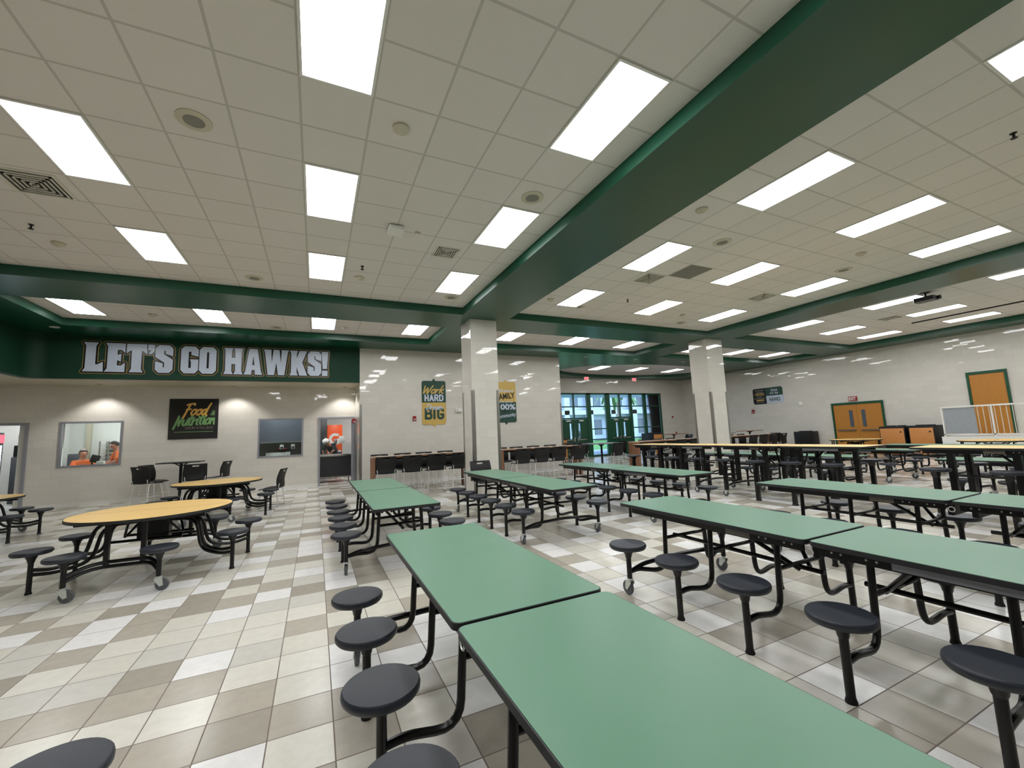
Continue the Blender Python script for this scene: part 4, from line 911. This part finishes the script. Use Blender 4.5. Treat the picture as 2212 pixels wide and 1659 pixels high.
# ------------------------------------------------------------------ chairs
def chair(label, zs=.585, group=None):
    """black shell chair facing local -y, chrome sled legs; zs = seat height"""
    t = thing('cafe_chair', (0, 0, 0), label, 'chair', group); tall = zs > .5
    m = MB(); nx, nz = 14, 12; V = []
    for j in range(nz+1):
        f = j/nz; row = []
        for i in range(nx+1):
            u = i/nx*2-1; w = .262+.008*math.sin(f*PI)-.008*f
            row.append(m.bm.verts.new((u*w, .20+.03*(1-u*u)+.05*f-.035*math.sin(f*PI*1.1), zs+.0+.44*f)))
        V.append(row)
    for j in range(nz):
        for i in range(nx):
            if j == 10 and 5 <= i <= 8: continue
            m.bm.faces.new((V[j][i], V[j][i+1], V[j+1][i+1], V[j+1][i]))
    o = m.build('backrest', 'blk', t); md = o.modifiers.new('thick', 'SOLIDIFY'); md.thickness = .012; md.offset = 0
    m = MB(); V = []
    for j in range(9):
        f = j/8; row = []
        for i in range(11):
            u = i/10*2-1; row.append(m.bm.verts.new((u*(.225+.02*math.sin(f*PI)), -.23+.44*f, zs+.012*u*u-.03*(1-f)**4+.0*f)))
        V.append(row)
    for j in range(8):
        for i in range(10): m.bm.faces.new((V[j][i], V[j][i+1], V[j+1][i+1], V[j+1][i]))
    o = m.build('seat', 'blk', t); md = o.modifiers.new('thick', 'SOLIDIFY'); md.thickness = .014; md.offset = -1
    sp = .05 if tall else .02
    for s in (-1, 1):
        x0, x1 = s*.21, s*(.21+sp)
        MB().tube([(x0, -.16, zs-.02), (x1, -.2-sp, .012)], .011, 8).build('leg', 'chrome', t); MB().tube([(x0, .16, zs-.02), (x1, .2+sp, .012)], .011, 8).build('leg', 'chrome', t)
        MB().tube([(x1, -.2-sp, .01), (x1, .2+sp, .01)], .009, 8).build('runner', 'chrome', t); MB().tube([(x0, -.17, zs-.022), (x0, .2, zs-.022), (x0*1.1, .235, zs+.1)], .01, 8, fil=.05).build('seat_rail', 'chrome', t)
        if tall: MB().tube([(s*.235, -.215, .24), (s*.235, .215, .24)], .007, 8).build('footrest', 'chrome', t)
    MB().tube([(-.21, -.1, zs-.022), (.21, -.1, zs-.022)], .008, 8).build('seat_rail', 'chrome', t)
    if tall: MB().tube([(-.235, -.212, .24), (.235, -.212, .24)], .008, 8).build('footrest', 'chrome', t)
    return t
cb = chair('x'); cl = chair('y', .44); used = {cb.name: False, cl.name: False}
def put(src, x, y, rz, label, group=None):
    if not used[src.name]:
        used[src.name] = True; src.location = (x, y, 0); src.rotation_euler.z = rz; src['label'] = label
        if group: src['group'] = group
        return src
    c = copy_tree(src, (x, y, 0), rz, label)
    if group: c['group'] = group
    elif 'group' in c: del c['group']
    return c
# chair faces local -y: near-side chairs face the bar (+y) -> rz = pi
def bar(x0, x1, label, y0=12.12, y1=12.68, h=1.0):
    t = thing('bar_counter', ((x0+x1)/2, (y0+y1)/2, 0), label, 'counter', 'high wooden bar counters'); w = (x1-x0)/2; d = (y1-y0)/2
    MB().box(-w, w, -d, d, h-.045, h, .004).build('counter_top', 'wood_l', t); MB().box(-w+.002, w-.002, -d-.003, -d, h-.043, h-.002).build('edge_strip', 'wood_b', t, smooth=False)
    for s in (-1, 1):
        a, b = sorted((s*w, s*(w-.07))); p = MB().box(a, b, -d+.005, d-.005, 0, h-.045).build('end_panel', 'wood_b', t, smooth=False)
        a, b = sorted((s*(w-.07), s*(w-.085))); MB().box(a, b, -d+.01, -d+.05, 0, h-.045).build('edge_strip', 'blk', p, smooth=False)
        a, b = sorted((s*(w-.07), s*(w-.085))); MB().box(a, b, d-.05, d-.01, 0, h-.045).build('edge_strip', 'blk', p, smooth=False)
    MB().box(-w+.09, w-.09, d-.02, d, h-.12, h-.045).build('apron', 'blk', t, smooth=False)
    return t
bars = [(1.42, 4.22, 'wooden bar counter in front of the tiled wall, beside the kitchen door end', [1.69, 2.37, 3.03, 3.74], [1.75, 2.45, 3.11, 3.81], 'the first bar'),
        (5.30, 8.32, 'wooden bar counter in front of the tiled wall, beside the lobby opening', [5.72, 6.38, 6.99, 7.72], [5.79, 6.38, 7.07, 7.76], 'the second bar'),
        (10.85, 14.72, 'wooden bar counter behind the high tables, before the entry windows', [12.3, 13.0, 13.65, 14.3], [12.2, 12.95, 13.7], 'the third bar'),
        (15.7, 18.9, 'wooden bar counter beyond the second column, towards the stage side wall', [16.4, 17.05, 17.7, 18.35], [16.6, 17.4, 18.2], 'the fourth bar')]
WH = ['kitchen end', 'second from the kitchen end', 'third from the kitchen end', 'stage end']
for x0, x1, l, near_, far_, nm in bars:
    bar(x0, x1, l)
    for i, x in enumerate(near_): put(cb, x+random.uniform(-.01, .01), 11.66, PI+random.uniform(-.04, .04), 'black bar chair on the table side of %s, %s' % (nm, WH[i]), 'bar chairs on the table side of '+nm)
    for i, x in enumerate(far_): put(cb, x, 13.07, random.uniform(-.04, .04), 'black bar chair behind %s, %s' % (nm, WH[i]), 'bar chairs behind '+nm)
def cafe_table(x, y, w, d, h, label, round_=False, rz=0., mat='wood_b', nm='cafe_table'):
    t = thing(nm, (x, y, 0), label, 'table', None, rz)
    if round_: MB().lathe([(w/2-.01, h-.03), (w/2, h-.02), (w/2, h-.01), (w/2-.006, h), (0, h)], n=40).build('tabletop', mat, t)
    else: MB().rbox(-w/2, w/2, -d/2, d/2, h-.03, h, .04).build('tabletop', mat, t)
    MB().tube([(0, 0, .04), (0, 0, h-.05)], .038, 14).build('column', 'bmet', t)
    m = MB(); m.box(-.2, .2, -.025, .025, h-.05, h-.03); m.box(-.025, .025, -.2, .2, h-.05, h-.03)
    for k in range(4): m.tube([(0, 0, h-.13), (.14*math.cos(k*PI/2), .14*math.sin(k*PI/2), h-.045)], .015, 8)
    m.build('top_bracket', 'bmet', t); MB().lathe([(.3, 0), (.3, .012), (.08, .035), (.04, .06)], n=30).build('base', 'bmet', t)
    return t
cafe_table(-3.45, 14.85, 1.0, .7, 1.08, 'tall cafe table with a dark post against the serving wall under the poster', mat='fridge')
put(cb, -4.03, 14.35, 2.6, 'black tall chair at the cafe table, the one closest to the office window', 'tall chairs round the cafe table by the poster'); put(cb, -4.1, 15.1, 1.15, 'black tall chair at the cafe table, tucked against the wall by the office window', 'tall chairs round the cafe table by the poster')
put(cb, -3.02, 14.3, PI+.3, 'black tall chair at the cafe table with its back to the round tables', 'tall chairs round the cafe table by the poster'); put(cb, -2.62, 15.15, -PI/2-.3, 'black tall chair at the cafe table, the one closest to the shuttered window', 'tall chairs round the cafe table by the poster')
put(cl, -.94, 11.78, -PI/2-.25, 'low black chair standing beside the round table near the serving wall')
put(cl, 3.55, 9.15, .05, 'low black chair at the end of the green table beside the first column')
cafe_table(9.75, 12.9, 1.2, .9, 1.0, 'pale topped cafe table in the blue light before the entry doors', mat='alum')
put(cb, 9.6, 12.0, PI+.1, 'black tall chair with its back to the camera at the table before the entry', 'tall chairs before the entry'); put(cb, 8.72, 12.95, PI/2, 'black tall chair seen from the side beside the table before the entry', 'tall chairs before the entry'); put(cb, 10.52, 12.9, -PI/2, 'black tall chair on the column side of the table before the entry', 'tall chairs before the entry')
cafe_table(9.5, 14.7, 1.2, .8, 1.0, 'black cafe table just inside the lobby by the end of the tiled wall', mat='blk'); put(cb, 9.5, 13.95, PI+.1, 'black tall chair at the black lobby table', None)
cafe_table(18.4, 17.6, 1.5, .75, 1.1, 'tall dark table between two chairs under the call box on the entry wall', mat='wood_b')
put(cb, 17.45, 17.6, PI/2, 'black tall chair at the far wall table, on its entry side', 'chairs at the far wall table'); put(cb, 19.35, 17.6, -PI/2, 'black tall chair at the far wall table, on its column side', 'chairs at the far wall table')
cafe_table(18.2, 14.6, 1.8, .8, 1.08, 'tall dark table behind the fourth bar'); cafe_table(20.1, 14.2, 1.2, .7, 1.15, 'tall dark table against the stage side wall behind the chair row')
put(cb, 19.6, 12.4, PI/2, 'black tall chair turned sideways beside the fourth bar', None)
# ------------------------------------------------------------------ people in the kitchen
def skin(name, mat, verts, edges, radii, parent=None, loc=(0, 0, 0), lv=2):
    me = D.meshes.new(name); me.from_pydata([Vector(v) for v in verts], edges, []); me.update()
    o = D.objects.new(name, me); COL.objects.link(o); o.location = loc
    sk = o.modifiers.new('s', 'SKIN'); sk.use_smooth_shade = True
    if not me.skin_vertices: me.attributes.new('skin', 'FLOAT', 'POINT')
    L = me.skin_vertices[0].data if me.skin_vertices else None
    for i, r in enumerate(radii):
        r = r if isinstance(r, tuple) else (r, r)
        L[i].radius = r; L[i].use_root = (i == 0)
    sb = o.modifiers.new('b', 'SUBSURF'); sb.levels = lv; sb.render_levels = lv
    dg = bpy.context.evaluated_depsgraph_get(); dg.update()
    m2 = D.meshes.new_from_object(o.evaluated_get(dg)); D.objects.remove(o); D.meshes.remove(me)
    m2.name = name; m2.materials.clear(); m2.materials.append(M[mat])
    for p in m2.polygons: p.use_smooth = True
    return link(name, m2, parent, loc)
def mk_skin_layer():
    me = D.meshes.new('t'); me.from_pydata([(0, 0, 0), (0, 0, 1)], [(0, 1)], []); o = D.objects.new('t', me); COL.objects.link(o); o.modifiers.new('s', 'SKIN')
    ok = len(me.skin_vertices) > 0; D.objects.remove(o); return ok
def person(name, loc, rz, J, label, shirt, hairm, pants, hat=None):
    """J: joints in local space facing -y; one continuous skinned body, clothing as children"""
    V, E_, R = [], [], []
    def add(p, r, par=None):
        V.append(p); R.append(r)
        if par is not None: E_.append((par, len(V)-1))
        return len(V)-1
    pel = add(J['pelvis'], (.15, .12)); sp = add(J['spine'], (.14, .11), pel); ch = add(J['chest'], (.16, .12), sp); nk = add(J['neck'], .06, ch); hb = add(J['head0'], .075, nk); hm_ = add(J['head1'], .098, hb); ht_ = add(J['head2'], .07, hm_)
    for s in ('l', 'r'):
        sh = add(J['sh_'+s], .065, ch); el = add(J['el_'+s], .045, sh); wr = add(J['wr_'+s], .03, el); q = Vector(J['wr_'+s]); d = (q-Vector(J['el_'+s])).normalized()
        pm = add(tuple(q+d*.07), (.036, .016), wr); side = d.cross(Vector((0, 0, 1))).normalized()
        for k, (o_, ln) in enumerate(((-.026, .062), (-.009, .075), (.009, .07), (.026, .055))):
            a = q+d*.09+side*o_; f1 = add(tuple(a+d*.02), .009, pm); f2 = add(tuple(a+d*(.02+ln*.5)-Vector((0, 0, .008))), .008, f1); add(tuple(a+d*(.02+ln)-Vector((0, 0, .022))), .007, f2)
        th = add(tuple(q+d*.045-side*.04), .01, pm); add(tuple(q+d*.09-side*.055), .009, th)
        hp = add(J['hip_'+s], .085, pel); kn = add(J['kn_'+s], .06, hp); an = add(J['an_'+s], .04, kn); add(tuple(Vector(J['an_'+s])+Vector((0, -.14, -.04))), (.04, .03), an)
    b = skin(name, 'skin', V, E_, R, None, (0, 0, 0)); b.location = loc; b.rotation_euler.z = rz; tag(b, label, 'person')
    up = lambda a, k: tuple(x*k for x in a) if isinstance(a, tuple) else a*k
    tv = [J['pelvis'], J['spine'], J['chest'], tuple(Vector(J['chest']).lerp(Vector(J['neck']), .6))]; te = [(0, 1), (1, 2), (2, 3)]; tr = [(.175, .14), (.168, .135), (.185, .145), .09]
    for s in ('l', 'r'):
        i = len(tv); tv += [J['sh_'+s], J['el_'+s]]; te += [(2, i), (i, i+1)]; tr += [.088, .064]
    skin('shirt', shirt, tv, te, tr, b)
    pv = [tuple(Vector(J['pelvis'])+Vector((0, 0, -.02)))]; pe = []; pr_ = [(.165, .135)]
    for s in ('l', 'r'):
        i = len(pv); pv += [J['hip_'+s], J['kn_'+s], J['an_'+s]]; pe += [(0, i), (i, i+1), (i+1, i+2)]; pr_ += [.105, .078, .06]
    skin('trousers', pants, pv, pe, pr_, b)
    h1 = Vector(J['head1']); ax = (Vector(J['head2'])-Vector(J['head0'])).normalized(); fw = Vector(J.get('face', (0, -1, 0))); fw = (fw-ax*fw.dot(ax)).normalized(); sd = ax.cross(fw).normalized()
    Mh = Matrix((sd, -fw, ax)).transposed().to_4x4(); Mh.translation = h1
    m = MB(); bmesh.ops.create_uvsphere(m.bm, u_segments=24, v_segments=14, radius=1)
    dl = [v for v in m.bm.verts if (v.co.y < -.15 and v.co.z < .45) or v.co.z < -.55]; bmesh.ops.delete(m.bm, geom=dl, context='VERTS')
    m.xf(Mh @ Matrix.Translation((0, .012, .02)) @ Matrix.Diagonal((.108, .118, .128, 1))); o = m.build('hair', hairm, b); md = o.modifiers.new('t', 'SOLIDIFY'); md.thickness = .02
    for x in (-.033, .033): MB().lathe([(0, -.011), (.009, -.006), (.011, 0), (0, .004)], n=12).xf(Mh @ Matrix.Translation((x, -.09, .0)) @ Matrix.Rotation(-PI/2, 4, 'X')).build('eye', 'blk', b)
    MB().lathe([(.016, -.03), (.02, -.015), (.008, .03)], n=12).xf(Mh @ Matrix.Translation((0, -.1, -.02))).build('nose', 'skin', b)
    MB().box(-.025, .025, -.098, -.088, -.062, -.054, .002).xf(Mh).build('mouth', 'red', b)
    for x in (-.1, .1): MB().lathe([(0, -.01), (.02, -.006), (.026, 0), (0, .006)], n=14).xf(Mh @ Matrix.Translation((x, .01, -.01)) @ Matrix.Rotation(PI/2, 4, 'Y')).build('ear', 'skin', b)
    if hat:
        MB().lathe([(.118, .035), (.12, .07), (.1, .12), (.05, .145), (0, .15)], n=28).xf(Mh).build('cap', hat, b); MB().prism([(-.08, -.1), (-.06, -.19), (.06, -.19), (.08, -.1)], .04, .05).xf(Mh).build('cap_brim', 'bgreen', b)
    return b
seated = dict(pelvis=(0, 0, .68), spine=(0, -.02, .86), chest=(0, -.05, 1.08), neck=(0, -.06, 1.25), head0=(0, -.08, 1.33), head1=(0, -.1, 1.42), head2=(0, -.1, 1.5),
    sh_l=(.19, -.05, 1.15), sh_r=(-.19, -.05, 1.15), el_l=(.26, -.2, .96), el_r=(-.25, -.2, .96), wr_l=(.16, -.42, 1.06), wr_r=(-.14, -.42, 1.06),
    hip_l=(.1, -.06, .66), hip_r=(-.1, -.06, .66), kn_l=(.13, -.45, .62), kn_r=(-.13, -.45, .62), an_l=(.13, -.42, .1), an_r=(-.13, -.42, .1))
stand = dict(pelvis=(0, .05, .95), spine=(0, .02, 1.12), chest=(0, -.05, 1.32), neck=(0, -.1, 1.48), head0=(0, -.13, 1.55), head1=(0, -.17, 1.63), head2=(0, -.2, 1.71),
    sh_l=(.19, -.06, 1.4), sh_r=(-.19, -.06, 1.4), el_l=(.24, -.18, 1.15), el_r=(-.24, -.16, 1.15), wr_l=(.16, -.36, 1.02), wr_r=(-.16, -.36, 1.02),
    hip_l=(.1, .05, .92), hip_r=(-.1, .05, .92), kn_l=(.11, .02, .5), kn_r=(-.11, .02, .5), an_l=(.11, .05, .08), an_r=(-.11, .05, .08))
lean = dict(stand); lean.update(spine=(0, -.05, 1.1), chest=(0, -.25, 1.26), neck=(0, -.36, 1.36), head0=(0, -.41, 1.4), head1=(0, -.48, 1.45), head2=(0, -.53, 1.51), sh_l=(.19, -.28, 1.32), sh_r=(-.19, -.28, 1.32),
    el_l=(.25, -.36, 1.12), el_r=(-.24, -.36, 1.12), wr_l=(.2, -.46, 1.04), wr_r=(-.14, -.47, 1.04), face=(0, -1, -.4))
person('person', (-6.5, 17.35, 0), .6, seated, 'grey haired person in an orange shirt seated at the office desk', 'shirt_o', 'hair', 'jean')
person('person', (-5.64, 17.5, 0), -1.0, stand, 'person in an orange shirt standing beside the tray rack in the office', 'shirt_o', 'hair_d', 'jean')
person('person', (.68, 18.1, 0), -.7, lean, 'person in a white cap and black shirt leaning over the serving cart', 'shirt_d', 'hair_d', 'navy', 'white')

# ------------------------------------------------------------------ world and view
w = D.worlds.new('world'); SC.world = w; w.use_nodes = True; nt = w.node_tree; nt.nodes.clear()
bg = nt.nodes.new('ShaderNodeBackground'); bg.inputs[0].default_value = (.52, .7, 1, 1); bg.inputs[1].default_value = 5.
wo = nt.nodes.new('ShaderNodeOutputWorld'); nt.links.new(bg.outputs[0], wo.inputs[0])
vs = SC.view_settings; vs.view_transform = 'Standard'; vs.look = 'None'; vs.gamma = 1; vs.use_curve_mapping = False; vs.exposure = EXPO
cy = SC.cycles; cy.use_denoising = True; cy.use_adaptive_sampling = True; cy.adaptive_threshold = .03; cy.max_bounces = 7; cy.diffuse_bounces = 4; cy.glossy_bounces = 4; cy.transmission_bounces = 4; cy.transparent_max_bounces = 8; cy.caustics_reflective = False; cy.caustics_refractive = False
cy.sample_clamp_indirect = 6.; cy.use_light_tree = True
try: cy.denoiser = 'OPENIMAGEDENOISE'; cy.denoising_input_passes = 'RGB_ALBEDO_NORMAL'
except Exception: pass
